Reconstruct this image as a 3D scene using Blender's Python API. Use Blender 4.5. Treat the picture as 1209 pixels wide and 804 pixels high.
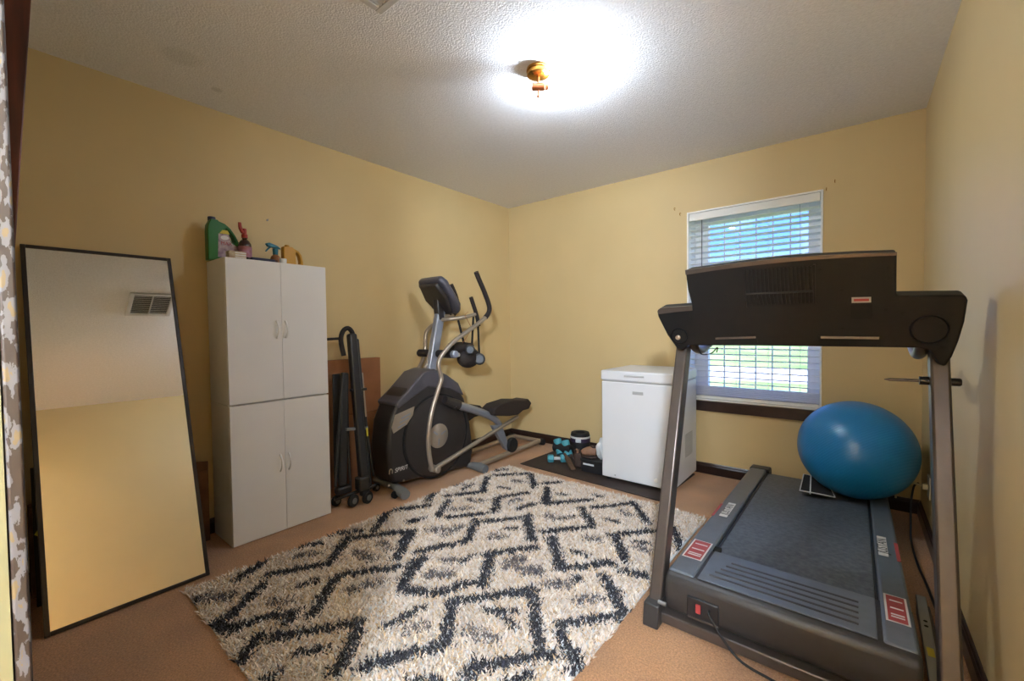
import bpy, bmesh, math, random
from mathutils import Vector, Matrix
random.seed(7)
for o in list(bpy.data.objects): bpy.data.objects.remove(o)
scene = bpy.context.scene
COL = scene.collection
PI = math.pi

# ------------------------------------------------------------------ camera
F_PX, YAW, PITCH, ROLL = 502.81, 0.67839, -0.02726, -0.01172
CAM = Vector((2.889, 0.0, 1.157))
_f = Vector((-math.sin(YAW)*math.cos(PITCH), math.cos(YAW)*math.cos(PITCH), math.sin(PITCH)))
_r = Vector((math.cos(YAW), math.sin(YAW), 0)); _u = _r.cross(_f)
_c, _s = math.cos(ROLL), math.sin(ROLL)
_R, _U = _c*_r + _s*_u, -_s*_r + _c*_u
cd = bpy.data.cameras.new('camera'); cam = bpy.data.objects.new('camera', cd); COL.objects.link(cam)
cam.matrix_world = Matrix(((_R.x, _U.x, -_f.x, CAM.x), (_R.y, _U.y, -_f.y, CAM.y), (_R.z, _U.z, -_f.z, CAM.z), (0, 0, 0, 1)))
cd.sensor_width = 36; cd.sensor_fit = 'HORIZONTAL'; cd.lens = F_PX*36/1209; cd.clip_start = 0.02; cd.clip_end = 500
scene.camera = cam

# ------------------------------------------------------------------ view + light
vs = scene.view_settings
vs.view_transform = 'Standard'; vs.look = 'None'; vs.gamma = 1.0; vs.use_curve_mapping = False
vs.exposure = 0.94
BULB_W, FILL_W, SKY = 590.0, 500.0, 2.4

world = bpy.data.worlds.new('sky'); scene.world = world; world.use_nodes = True
nt = world.node_tree; nt.nodes.clear()
out = nt.nodes.new('ShaderNodeOutputWorld'); bg = nt.nodes.new('ShaderNodeBackground')
tc = nt.nodes.new('ShaderNodeTexCoord'); sep = nt.nodes.new('ShaderNodeSeparateXYZ')
rmp = nt.nodes.new('ShaderNodeValToRGB'); nz = nt.nodes.new('ShaderNodeTexNoise'); cr2 = nt.nodes.new('ShaderNodeValToRGB')
mx = nt.nodes.new('ShaderNodeMix'); mx.data_type = 'RGBA'
rmp.color_ramp.elements[0].position = 0.0; rmp.color_ramp.elements[0].color = (.45, .62, .95, 1)
rmp.color_ramp.elements[1].position = 0.55; rmp.color_ramp.elements[1].color = (.05, .15, .62, 1)
e = rmp.color_ramp.elements.new(0.16); e.color = (.085, .21, .85, 1)
cr2.color_ramp.elements[0].position = .52; cr2.color_ramp.elements[0].color = (0, 0, 0, 1)
cr2.color_ramp.elements[1].position = .75; cr2.color_ramp.elements[1].color = (.7, .7, .7, 1)
nz.inputs['Scale'].default_value = 5; nz.inputs['Detail'].default_value = 5
nt.links.new(tc.outputs['Generated'], sep.inputs[0]); nt.links.new(sep.outputs['Z'], rmp.inputs[0])
nt.links.new(tc.outputs['Generated'], nz.inputs['Vector']); nt.links.new(nz.outputs['Fac'], cr2.inputs[0])
nt.links.new(cr2.outputs[0], mx.inputs[0]); nt.links.new(rmp.outputs[0], mx.inputs[6]); mx.inputs[7].default_value = (.5, .58, .95, 1)
nt.links.new(mx.outputs[2], bg.inputs['Color']); bg.inputs['Strength'].default_value = SKY
nt.links.new(bg.outputs[0], out.inputs[0])

sl = bpy.data.lights.new('sun', 'SUN'); sl.energy = 10.0; sl.angle = 0.01; sl.color = (1, .96, .9)
so = bpy.data.objects.new('sun', sl); COL.objects.link(so); so.location = (0, -5, 8)
so.rotation_euler = (math.radians(38), 0, math.radians(-15))     # shines away from the house, towards the lawn

# ------------------------------------------------------------------ pixel -> point on a plane
def ray(px, py):
    return _R*((px-604.5)/F_PX) - _U*((py-402)/F_PX) + _f
def W(px, py, ax, v):
    d = ray(px, py); t = (v-CAM[ax])/d[ax]; return CAM + d*t
def WP(px, py, p, n):
    d = ray(px, py); return CAM + d*((Vector(p)-CAM).dot(n)/d.dot(n))

# ------------------------------------------------------------------ materials
def srgb(c):
    return tuple((x/255/12.92 if x/255 <= .04045 else ((x/255+.055)/1.055)**2.4) for x in c) + (1,)
MATS = {}
def mat(name, col, rough=.5, metal=0, var=.06, scale=8, bump=0, bscale=200, spec=.5, sheen=0, trans=0, emit=0, coat=0, stretch=None, dist=.002, col2=None):
    if name in MATS: return MATS[name]
    m = bpy.data.materials.new(name); m.use_nodes = True; t = m.node_tree
    b = t.nodes['Principled BSDF']; L = t.links.new
    c = srgb(col)
    tcn = t.nodes.new('ShaderNodeTexCoord'); mp = t.nodes.new('ShaderNodeMapping')
    if stretch: mp.inputs['Scale'].default_value = stretch
    L(tcn.outputs['Object'], mp.inputs[0])
    n = t.nodes.new('ShaderNodeTexNoise'); n.inputs['Scale'].default_value = scale; n.inputs['Detail'].default_value = 6
    L(mp.outputs[0], n.inputs['Vector'])
    r = t.nodes.new('ShaderNodeValToRGB')
    if col2: a, z = c, srgb(col2)
    else: a = tuple(max(0, x*(1-var)) for x in c[:3])+(1,); z = tuple(min(1, x*(1+var)) for x in c[:3])+(1,)
    r.color_ramp.elements[0].position = .3; r.color_ramp.elements[0].color = a
    r.color_ramp.elements[1].position = .7; r.color_ramp.elements[1].color = z
    L(n.outputs['Fac'], r.inputs[0]); L(r.outputs[0], b.inputs['Base Color'])
    b.inputs['Roughness'].default_value = rough; b.inputs['Metallic'].default_value = metal
    b.inputs['Specular IOR Level'].default_value = spec
    b.inputs['Sheen Weight'].default_value = sheen
    b.inputs['Transmission Weight'].default_value = trans
    b.inputs['Coat Weight'].default_value = coat
    if emit:
        b.inputs['Emission Color'].default_value = c; b.inputs['Emission Strength'].default_value = emit
    if bump:
        n2 = t.nodes.new('ShaderNodeTexNoise'); n2.inputs['Scale'].default_value = bscale; n2.inputs['Detail'].default_value = 3
        L(mp.outputs[0], n2.inputs['Vector'])
        bp = t.nodes.new('ShaderNodeBump'); bp.inputs['Strength'].default_value = bump; bp.inputs['Distance'].default_value = dist
        L(n2.outputs['Fac'], bp.inputs['Height']); L(bp.outputs[0], b.inputs['Normal'])
    MATS[name] = m; return m

M_wall = mat('yellow_wall_paint', (208, 184, 136), .5, var=.025, scale=2.5, bump=.12, bscale=260, spec=.35)
M_ceil = mat('textured_ceiling', (238, 238, 242), .85, var=.05, scale=60, bump=.6, bscale=120, dist=.008, spec=.2)
M_carpet = mat('tan_carpet', (184, 132, 88), .95, scale=150, bump=1.0, bscale=330, spec=.1, sheen=.3, dist=.012, col2=(230, 178, 128))
def carpet_blotch(m):                                     # broad worn patches over the pile colour
    t = m.node_tree; L = t.links.new; b = t.nodes['Principled BSDF']; src = b.inputs['Base Color'].links[0].from_socket
    n = t.nodes.new('ShaderNodeTexNoise'); n.inputs['Scale'].default_value = 3.2; n.inputs['Detail'].default_value = 4
    tcn = t.nodes.new('ShaderNodeTexCoord'); L(tcn.outputs['Object'], n.inputs['Vector'])
    r = t.nodes.new('ShaderNodeValToRGB'); r.color_ramp.elements[0].position = .35; r.color_ramp.elements[0].color = (.80, .78, .80, 1); r.color_ramp.elements[1].position = .65; r.color_ramp.elements[1].color = (1.08, 1.04, 1, 1)
    x = t.nodes.new('ShaderNodeMix'); x.data_type = 'RGBA'; x.blend_type = 'MULTIPLY'; x.inputs[0].default_value = 1
    L(n.outputs['Fac'], r.inputs[0]); L(src, x.inputs[6]); L(r.outputs[0], x.inputs[7]); L(x.outputs[2], b.inputs['Base Color'])
carpet_blotch(M_carpet)
M_base = mat('dark_baseboard', (44, 28, 24), .3, var=.3, scale=14, bump=.05)
M_white = mat('white_vinyl', (246, 244, 239), .4, var=.02, scale=6)
M_slat = mat('white_slat', (250, 247, 240), .45, var=.02)
M_cab = mat('white_melamine', (226, 226, 228), .35, var=.02, scale=3)
M_frz = mat('white_enamel', (226, 227, 230), .35, var=.015, scale=3, bump=.05, bscale=400)
M_grey = mat('pale_grey_plastic', (176, 176, 176), .5, var=.05)
M_dgrey = mat('mid_grey_plastic', (110, 110, 110), .5, var=.05)
M_black = mat('black_plastic', (30, 30, 33), .42, var=.12, scale=20, bump=.1, bscale=500)
M_console = mat('console_black_plastic', (11, 11, 13), .55, spec=.3, var=.1, scale=30, bump=.12, bscale=700)
M_rub = mat('black_rubber', (22, 22, 23), .7, var=.15, scale=30, bump=.2, bscale=300)
M_hood = mat('treadmill_charcoal_plastic', (50, 48, 48), .4, var=.08, scale=25, bump=.12, bscale=600)
M_rail = mat('treadmill_rail_plastic', (92, 99, 108), .34, var=.08, scale=25, bump=.08, bscale=500)
M_belt = mat('treadmill_belt', (62, 70, 80), .42, scale=50, bump=.35, bscale=260, dist=.002, col2=(92, 99, 108))
M_steel = mat('grey_brown_metal', (92, 84, 80), .33, .55, var=.08, scale=18, bump=.04, bscale=300)
M_silver = mat('silver_painted_tube', (168, 156, 142), .3, .6, var=.05)
M_silver2 = mat('silver_blue_mast', (150, 154, 165), .32, .5, var=.05)
M_shroud = mat('elliptical_brown_black_shroud', (40, 36, 36), .4, var=.1, scale=20, bump=.1, bscale=500)
M_shroud2 = mat('elliptical_grey_top_shroud', (78, 76, 84), .35, .2, var=.08)
M_foam = mat('black_foam_grip', (32, 24, 24), .75, var=.15, scale=60, bump=.4, bscale=300)
M_card = mat('cardboard', (140, 92, 58), .8, var=.12, scale=10, bump=.2, bscale=150)
M_carddk = mat('old_cardboard', (96, 66, 46), .85, scale=12, bump=.2, bscale=120, col2=(128, 92, 62))
M_brass = mat('polished_brass', (196, 142, 66), .22, 1, var=.08)
M_copper = mat('copper_brass', (184, 120, 84), .28, 1, var=.1)
M_mirror = mat('mirror_glass', (236, 238, 236), .01, 1, var=.005, scale=1)
M_mframe = mat('dark_mirror_frame', (38, 30, 28), .35, var=.2)
M_ball = mat('blue_pvc', (14, 116, 178), .33, var=.06, scale=4, coat=.3)
M_red = mat('red_print', (164, 60, 60), .4, var=.05)
M_paper = mat('white_print', (220, 218, 216), .5, var=.04)
M_alu = mat('aluminium', (150, 150, 148), .35, .8, var=.05)
M_yel = mat('yellow_tag', (206, 190, 60), .5)
M_redbrown = mat('red_brown_wood', (92, 40, 26), .4, scale=6, stretch=(8, 8, 1), bump=.05, col2=(58, 26, 18))
M_dkbrown = mat('dark_brown_wood', (46, 34, 24), .5, scale=8, stretch=(8, 8, 1), col2=(30, 22, 16))
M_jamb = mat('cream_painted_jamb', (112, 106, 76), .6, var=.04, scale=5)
M_green = mat('green_bottle_plastic', (14, 104, 26), .35, var=.08)
M_blue = mat('blue_cap', (28, 38, 70), .4)
M_label = mat('printed_label', (196, 176, 176), .5, scale=40, col2=(120, 92, 120))
M_amber = mat('amber_bottle', (58, 30, 24), .15, var=.15, coat=.6)
M_amberlabel = mat('amber_bottle_label', (170, 120, 150), .45, scale=30, col2=(150, 84, 70))
M_redtrig = mat('red_trigger', (160, 40, 24), .4)
M_teal = mat('teal_trigger', (20, 104, 124), .4)
M_mustard = mat('mustard_jug_plastic', (196, 142, 34), .4, var=.06)
M_tin = mat('patterned_box', (196, 180, 150), .6, scale=50, col2=(150, 120, 96))
M_bluedark = mat('navy_plastic', (30, 32, 66), .4)
M_mat = mat('dark_rubber_mat', (52, 40, 34), .7, var=.15, scale=30, bump=.2, bscale=200)
M_teal2 = mat('teal_neoprene', (70, 150, 165), .6, var=.1)
M_purple = mat('purple_neoprene', (52, 36, 62), .6, var=.2)
M_tan = mat('tan_leather', (150, 112, 88), .6, var=.2, scale=20)
M_dkbr = mat('dark_brown_leather', (58, 42, 36), .6, var=.2, scale=20)
M_bag = mat('white_plastic_bag', (214, 218, 222), .4, var=.04)
M_wood = mat('brown_wood', (84, 62, 46), .5, scale=6, stretch=(1, 10, 10), col2=(66, 48, 36))
M_beige = mat('beige_cable', (196, 184, 148), .5)
M_fabric = mat('black_webbing', (24, 22, 24), .8, bump=.3, bscale=400)
M_concrete = mat('pale_driveway', (170, 170, 166), .9, var=.06, scale=.6)
M_grass = mat('lawn_grass', (84, 118, 52), .95, scale=.35, bump=.5, bscale=8, dist=.05, col2=(140, 164, 96))
M_vent = mat('white_vent_metal', (206, 206, 208), .45)
M_discface = mat('dull_blue_grey_disc', (96, 102, 112), .6, var=.15, scale=60, spec=.2)
M_dark = mat('dark_recess', (14, 14, 14), .9)
M_siding = mat('pale_siding', (200, 198, 190), .8)

def translucent(m, amt):
    t = m.node_tree; b = t.nodes['Principled BSDF']; o = t.nodes['Material Output']
    tr_ = t.nodes.new('ShaderNodeBsdfTranslucent'); tr_.inputs[0].default_value = (.95, .95, .93, 1)
    x = t.nodes.new('ShaderNodeMixShader'); x.inputs[0].default_value = amt
    t.links.new(b.outputs[0], x.inputs[1]); t.links.new(tr_.outputs[0], x.inputs[2]); t.links.new(x.outputs[0], o.inputs[0])
translucent(M_slat, .2)
# ceiling: two faint repaired patches belong to the plaster itself
def add_patches(m, spots):
    t = m.node_tree; L = t.links.new; b = t.nodes['Principled BSDF']
    src = b.inputs['Base Color'].links[0].from_socket
    g = t.nodes.new('ShaderNodeNewGeometry')
    for (p, r, amt) in spots:
        d = t.nodes.new('ShaderNodeVectorMath'); d.operation = 'DISTANCE'; L(g.outputs['Position'], d.inputs[0]); d.inputs[1].default_value = p
        mr = t.nodes.new('ShaderNodeMapRange'); mr.inputs['From Min'].default_value = r*.55; mr.inputs['From Max'].default_value = r
        mr.inputs['To Min'].default_value = amt; mr.inputs['To Max'].default_value = 0
        L(d.outputs['Value'], mr.inputs['Value'])
        x = t.nodes.new('ShaderNodeMix'); x.data_type = 'RGBA'; L(mr.outputs[0], x.inputs[0]); L(src, x.inputs[6]); x.inputs[7].default_value = srgb((150, 148, 146))
        src = x.outputs[2]
    L(src, b.inputs['Base Color'])
add_patches(M_ceil, [(W(213, 67, 2, 2.44), .09, .16), (W(256, 106, 2, 2.44), .03, .28)])

# peeling paint for the door casing edge
def peel_mat():
    m = bpy.data.materials.new('peeling_paint_wood'); m.use_nodes = True; t = m.node_tree; L = t.links.new
    b = t.nodes['Principled BSDF']; tcn = t.nodes.new('ShaderNodeTexCoord'); mp = t.nodes.new('ShaderNodeMapping')
    mp.inputs['Scale'].default_value = (1, 3, 1); L(tcn.outputs['Object'], mp.inputs[0])
    n = t.nodes.new('ShaderNodeTexNoise'); n.inputs['Scale'].default_value = 55; n.inputs['Detail'].default_value = 8; L(mp.outputs[0], n.inputs['Vector'])
    r = t.nodes.new('ShaderNodeValToRGB'); r.color_ramp.interpolation = 'CONSTANT'
    r.color_ramp.elements[0].color = srgb((38, 25, 16)); r.color_ramp.elements[1].position = .5; r.color_ramp.elements[1].color = srgb((78, 75, 77))
    e = r.color_ramp.elements.new(.62); e.color = srgb((92, 76, 50))
    L(n.outputs['Fac'], r.inputs[0]); L(r.outputs[0], b.inputs['Base Color']); b.inputs['Roughness'].default_value = .6
    bp = t.nodes.new('ShaderNodeBump'); bp.inputs['Strength'].default_value = .6; bp.inputs['Distance'].default_value = .002
    L(r.outputs[0], bp.inputs['Height']); L(bp.outputs[0], b.inputs['Normal'])
    return m
M_peel = peel_mat()

def glass_mat():
    m = bpy.data.materials.new('clear_window_glass'); m.use_nodes = True; t = m.node_tree; L = t.links.new
    t.nodes.remove(t.nodes['Principled BSDF']); o = t.nodes['Material Output']
    a = t.nodes.new('ShaderNodeBsdfTransparent'); a.inputs[0].default_value = (.96, .98, .98, 1)
    g = t.nodes.new('ShaderNodeBsdfGlossy'); g.inputs['Roughness'].default_value = .02
    x = t.nodes.new('ShaderNodeMixShader'); x.inputs[0].default_value = .015
    L(a.outputs[0], x.inputs[1]); L(g.outputs[0], x.inputs[2]); L(x.outputs[0], o.inputs[0]); return m
M_glass = glass_mat()

def attr_mat():
    m = bpy.data.materials.new('shag_yarn'); m.use_nodes = True; t = m.node_tree; L = t.links.new
    b = t.nodes['Principled BSDF']; a = t.nodes.new('ShaderNodeAttribute'); a.attribute_name = 'yarn'
    L(a.outputs['Color'], b.inputs['Base Color']); b.inputs['Roughness'].default_value = .8; b.inputs['Sheen Weight'].default_value = .2
    b.inputs['Specular IOR Level'].default_value = .2; return m
M_yarn = attr_mat()

# ------------------------------------------------------------------ mesh helpers
class MB:
    def __init__(s): s.v = []; s.f = []
    def add(s, vs_, fs):
        k = len(s.v); s.v += [Vector(p) for p in vs_]; s.f += [tuple(k+i for i in f) for f in fs]; return s
    def box(s, a, b):
        x0, y0, z0 = a; x1, y1, z1 = b
        return s.add([(x0,y0,z0),(x1,y0,z0),(x1,y1,z0),(x0,y1,z0),(x0,y0,z1),(x1,y0,z1),(x1,y1,z1),(x0,y1,z1)],
                     [(0,3,2,1),(4,5,6,7),(0,1,5,4),(1,2,6,5),(2,3,7,6),(3,0,4,7)])
    def obox(s, c, size, ax, ay, az):          # oriented box
        c = Vector(c); ax, ay, az = [Vector(q).normalized() for q in (ax, ay, az)]; pts = []
        for k in (-1, 1):
            for (i, j) in ((-1,-1),(1,-1),(1,1),(-1,1)):
                pts.append(c + ax*i*size[0]/2 + ay*j*size[1]/2 + az*k*size[2]/2)
        return s.add(pts, [(0,3,2,1),(4,5,6,7),(0,1,5,4),(1,2,6,5),(2,3,7,6),(3,0,4,7)])
    def prism(s, poly, vec):
        n = len(poly); vec = Vector(vec); p = [Vector(q) for q in poly]
        return s.add(p+[q+vec for q in p], [tuple(range(n)), tuple(range(2*n-1, n-1, -1))] + [(i, (i+1) % n, n+(i+1) % n, n+i) for i in range(n)])
    def tube(s, pts, r, n=10, smooth=0, flat=1.0, up=None):
        P = [Vector(p) for p in pts]; R_ = r if isinstance(r, (list, tuple)) else [r]*len(P)
        if smooth and len(P) > 2:
            Q, RR = [], []
            for i in range(len(P)-1):
                p0, p1, p2, p3 = P[max(i-1,0)], P[i], P[i+1], P[min(i+2,len(P)-1)]
                for k in range(smooth):
                    t = k/smooth
                    Q.append(.5*((2*p1)+(p2-p0)*t+(2*p0-5*p1+4*p2-p3)*t*t+(3*p1-p0-3*p2+p3)*t**3)); RR.append(R_[i]*(1-t)+R_[i+1]*t)
            Q.append(P[-1]); RR.append(R_[-1]); P, R_ = Q, RR
        V, Fc = [], []
        t0 = (P[1]-P[0]).normalized(); ref = Vector(up) if up else (Vector((0,0,1)) if abs(t0.z) < .9 else Vector((1,0,0)))
        a = (ref - t0*ref.dot(t0)).normalized()
        for i, p in enumerate(P):
            t = (P[min(i+1,len(P)-1)]-P[max(i-1,0)]).normalized()
            a = (a - t*a.dot(t)).normalized(); b = t.cross(a)
            for k in range(n):
                th = 2*PI*k/n; V.append(p + a*math.cos(th)*R_[i]*flat + b*math.sin(th)*R_[i])
        for i in range(len(P)-1):
            for k in range(n): Fc.append((i*n+k, i*n+(k+1) % n, (i+1)*n+(k+1) % n, (i+1)*n+k))
        Fc.append(tuple(range(n-1, -1, -1))); Fc.append(tuple((len(P)-1)*n+k for k in range(n)))
        return s.add(V, Fc)
    def lathe(s, prof, c=(0,0,0), ax=(0,0,1), n=24, sx=1, sy=1, ref=None):
        c = Vector(c); ax = Vector(ax).normalized()
        a = Vector(ref) if ref else (Vector((1,0,0)) if abs(ax.x) < .9 else Vector((0,1,0)))
        a = (a-ax*a.dot(ax)).normalized(); b = ax.cross(a); V, Fc = [], []
        for (r, h) in prof:
            for k in range(n):
                th = 2*PI*k/n; V.append(c+ax*h+a*math.cos(th)*r*sx+b*math.sin(th)*r*sy)
        m = len(prof)
        for i in range(m-1):
            for k in range(n): Fc.append((i*n+k, i*n+(k+1) % n, (i+1)*n+(k+1) % n, (i+1)*n+k))
        Fc.append(tuple(range(n-1, -1, -1))); Fc.append(tuple((m-1)*n+k for k in range(n)))
        return s.add(V, Fc)
    def ball(s, c, r, nu=24, nv=14, ax=(0,0,1), ref=None):
        rx, ry, rz = r if isinstance(r, (tuple, list)) else (r, r, r)
        return s.lathe([(max(1e-4, math.sin(PI*i/nv)), -math.cos(PI*i/nv)*rz) for i in range(nv+1)], c, ax, nu, rx, ry, ref)
    def beam(s, a, b, w, d, side):             # rectangular bar from a to b; w along side, d the other way
        a, b = Vector(a), Vector(b); t = (b-a).normalized(); sd = Vector(side); sd = (sd-t*sd.dot(t)).normalized(); q = t.cross(sd)
        return s.obox((a+b)/2, (w, d, (b-a).length), sd, q, t)

ORG = {}
def obj(name, mb, m, parent=None, bevel=0, seg=2, smooth=True, ang=38, sub=0):
    me = bpy.data.meshes.new(name)
    if parent is not None: org = ORG[parent.name]
    else:
        xs = [p.x for p in mb.v]; ys = [p.y for p in mb.v]; zs = [p.z for p in mb.v]
        org = Vector(((min(xs)+max(xs))/2, (min(ys)+max(ys))/2, min(zs)))
    me.from_pydata([tuple(p-org) for p in mb.v], [], mb.f)
    bm = bmesh.new(); bm.from_mesh(me); bmesh.ops.recalc_face_normals(bm, faces=bm.faces); bm.to_mesh(me); bm.free()
    if smooth:
        me.polygons.foreach_set('use_smooth', [True]*len(me.polygons)); me.set_sharp_from_angle(angle=math.radians(ang))
    me.materials.append(m)
    o = bpy.data.objects.new(name, me); COL.objects.link(o)
    if parent is not None: o.parent = parent
    else: o.location = org
    ORG[o.name] = org
    if bevel:
        b = o.modifiers.new('bevel', 'BEVEL'); b.width = bevel; b.segments = seg; b.limit_method = 'ANGLE'; b.angle_limit = math.radians(35)
        b.harden_normals = False
    if sub:
        q = o.modifiers.new('sub', 'SUBSURF'); q.levels = sub; q.render_levels = sub
    return o
def tag(o, label, cat, group=None):
    o['label'] = label; o['category'] = cat
    if group: o['group'] = group
    return o
def thing(name, label, cat, loc, group=None):
    o = bpy.data.objects.new(name, None); COL.objects.link(o); o.location = loc; o.empty_display_size = .1
    ORG[o.name] = Vector(loc); return tag(o, label, cat, group)
def struct(name, mb, m, parent=None, **k):
    o = obj(name, mb, m, parent, **k)
    if parent is None: o['kind'] = 'structure'
    return o
def text(name, body, c, size, right, up, m, parent, shear=0, depth=.0004):
    cu = bpy.data.curves.new(name, 'FONT'); cu.body = body; cu.size = size; cu.align_x = 'CENTER'; cu.align_y = 'CENTER'; cu.extrude = depth; cu.shear = shear
    cu.resolution_u = 3
    tmp = bpy.data.objects.new(name+'_tmp', cu); COL.objects.link(tmp)
    dg = bpy.context.evaluated_depsgraph_get(); me = bpy.data.meshes.new_from_object(tmp.evaluated_get(dg))
    bpy.data.objects.remove(tmp); bpy.data.curves.remove(cu)
    rt = Vector(right).normalized(); upv = Vector(up); upv = (upv-rt*upv.dot(rt)).normalized(); nn = rt.cross(upv)
    mat4 = Matrix(((rt.x, upv.x, nn.x, c[0]), (rt.y, upv.y, nn.y, c[1]), (rt.z, upv.z, nn.z, c[2]), (0,0,0,1)))
    me.transform(mat4); me.transform(Matrix.Translation(-ORG[parent.name])); me.name = name
    me.materials.clear(); me.materials.append(m)
    o = bpy.data.objects.new(name, me); COL.objects.link(o); o.parent = parent; ORG[o.name] = ORG[parent.name]; return o

# ------------------------------------------------------------------ the room
RW, RD, RH = 3.208, 3.552, 2.44
WX0, WX1, WZ0, WZ1 = 1.836, 2.716, 0.577, 2.066          # window opening
DX0, DX1, DZ = 2.345, 3.13, 2.05                          # doorway in the front wall
struct('floor', MB().box((-.1, -2.6, -.1), (3.9, RD, 0)), M_carpet)
struct('ceiling', MB().box((-.1, -2.6, RH), (3.9, RD+.25, RH+.1)), M_ceil)
struct('wall_left', MB().box((-.1, 0, 0), (0, RD, RH)), M_wall)
struct('wall_right', MB().box((RW, 0, 0), (RW+.1, RD, RH)), M_wall)
w = MB(); w.box((-.1, RD, -.1), (WX0, RD+.25, RH)); w.box((WX1, RD, -.1), (RW+.1, RD+.25, RH))
w.box((WX0, RD, -.1), (WX1, RD+.25, WZ0)); w.box((WX0, RD, WZ1), (WX1, RD+.25, RH)); struct('wall_back', w, M_wall)
w = MB(); w.box((-.1, -.12, 0), (DX0-.02, 0, RH)); w.box((DX1+.02, -.12, 0), (RW+.1, 0, RH)); w.box((DX0-.02, -.12, DZ+.02), (DX1+.02, 0, RH))
struct('wall_front', w, M_wall)
w = MB(); w.box((.9, -2.5, 0), (1.0, -.12, RH)); w.box((3.7, -2.5, 0), (3.8, -.12, RH)); w.box((.9, -2.6, 0), (3.8, -2.5, RH)); w.box((RW+.1, -.22, 0), (3.8, -.12, RH))
struct('wall_hall', w, M_wall)
# door jamb and casings
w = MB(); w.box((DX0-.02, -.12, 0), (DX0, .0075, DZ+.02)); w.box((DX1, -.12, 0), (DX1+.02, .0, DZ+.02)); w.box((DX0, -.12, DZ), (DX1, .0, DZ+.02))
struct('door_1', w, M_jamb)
struct('trim_1', MB().box((DX0-.085, .0085, 0), (DX0, .0185, DZ+.07)), M_peel, bevel=.002)
w = MB().prism([(.95, .002, 0), (1.03, .002, 0), (1.03, .012, 0), (.95, .012, 0)], (0, 0, .01))
w = MB(); a = Vector((.98, .010, 0)); 
w.add([(.90, .002, .9), (.98, .002, .9), (.98, .030, .9), (.90, .030, .9), (.90, .002, 2.3), (.98, .002, 2.3), (.98, .128, 2.3), (.90, .128, 2.3)],
      [(0,3,2,1),(4,5,6,7),(0,1,5,4),(1,2,6,5),(2,3,7,6),(3,0,4,7)])
struct('trim_2', w, M_redbrown, bevel=.003)
# baseboards with a stepped top
def baseboard(name, a, b, inward):
    a, b, n = Vector(a), Vector(b), Vector(inward)
    prof = [(0, 0), (.016, 0), (.016, .062), (.011, .070), (.011, .078), (.006, .085), (0, .085)]
    struct(name, MB().prism([a + n*d + Vector((0, 0, h)) for d, h in prof], b-a), M_base, smooth=False)
baseboard('baseboard_back', (0, RD, 0), (RW, RD, 0), (0, -1, 0))
baseboard('baseboard_left', (0, .0, 0), (0, RD-.016, 0), (1, 0, 0))
baseboard('baseboard_right', (RW, .0, 0), (RW, RD-.016, 0), (-1, 0, 0))

# ------------------------------------------------------------------ window
GY = RD+.21
w1 = thing('window_1', 'white vinyl window', 'window', (2.276, RD+.12, WZ0)); del w1['category']; del w1['label']; w1['kind'] = 'structure'
w = MB(); t_ = .012
w.box((WX0, RD-.006, WZ0), (WX0+t_, RD+.25, WZ1)); w.box((WX1-t_, RD-.006, WZ0), (WX1, RD+.25, WZ1)); w.box((WX0+t_, RD-.006, WZ1-t_), (WX1-t_, RD+.25, WZ1)); w.box((WX0+t_, RD-.006, WZ0), (WX1-t_, RD+.25, WZ0+t_))
obj('window_lining', w, M_white, w1, bevel=.002)
gx0, gx1, gz0, gz1 = 1.95, 2.622, .665, 1.985
w = MB(); w.box((WX0+t_, GY-.03, WZ0+t_), (gx0, GY+.03, WZ1-t_)); w.box((gx1, GY-.03, WZ0+t_), (WX1-t_, GY+.03, WZ1-t_)); w.box((gx0, GY-.03, WZ0+t_), (gx1, GY+.03, gz0)); w.box((gx0, GY-.03, gz1), (gx1, GY+.03, WZ1-t_)); w.box((gx0, GY-.025, 1.30), (gx1, GY+.02, 1.35))
obj('window_frame', w, M_white, w1, bevel=.004)
for (z0, z1) in ((gz0, 1.30), (1.35, gz1)):
    obj('window_pane', MB().box((gx0, GY-.003, z0), (gx1, GY+.003, z1)), M_glass, w1, smooth=False)
for k in range(5):
    x = gx0 + (gx1-gx0)*(k+1)/6
    obj('window_bar', MB().box((x-.0045, GY+.012, gz0), (x+.0045, GY+.020, gz1)), M_white, w1, smooth=False)
struct('trim_3', MB().box((WX0-.04, RD-.018, .496), (WX1+.03, RD, WZ0-.002)), M_base, bevel=.004)

# blind
bl = thing('window_blind', 'white slatted blind hanging open inside the window', 'blind', (2.276, RD+.045, WZ0+.013))
bx0, bx1 = WX0+t_+.004, WX1-t_-.004
obj('head_rail', MB().box((bx0, RD+.012, WZ1-.052), (bx1, RD+.075, WZ1-t_-.001)), M_slat, bl, bevel=.002)
obj('valance', MB().box((bx0, RD-.002, WZ1-.072), (bx1, RD+.008, WZ1-t_-.002)), M_slat, bl, bevel=.003)
slat0 = None
zz = [1.965-.0445*i for i in range(29)] + [WZ0+.046+.0105*i for i in range(7)]
for z in zz:
    if slat0 is None:
        nseg = 5; V = []; pr = []
        for i in range(nseg+1):
            u = -1+2*i/nseg; pr.append((u*.025, .0026*(1-u*u)))
        ca_, sa_ = math.cos(math.radians(11)), math.sin(math.radians(11))     # room edge tipped up
        def tl(d, h): return (bx0, RD+.042+d*ca_+h*sa_, z-d*sa_+h*ca_)
        poly = [tl(d, h) for d, h in pr] + [tl(d, h-.003) for d, h in reversed(pr)]
        slat0 = obj('slat', MB().prism(poly, (bx1-bx0, 0, 0)), M_slat, bl, smooth=False); sz = z
    else:
        c = slat0.copy(); COL.objects.link(c); c.parent = bl; c.location.z = z-sz; ORG[c.name] = ORG[bl.name]
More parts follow.
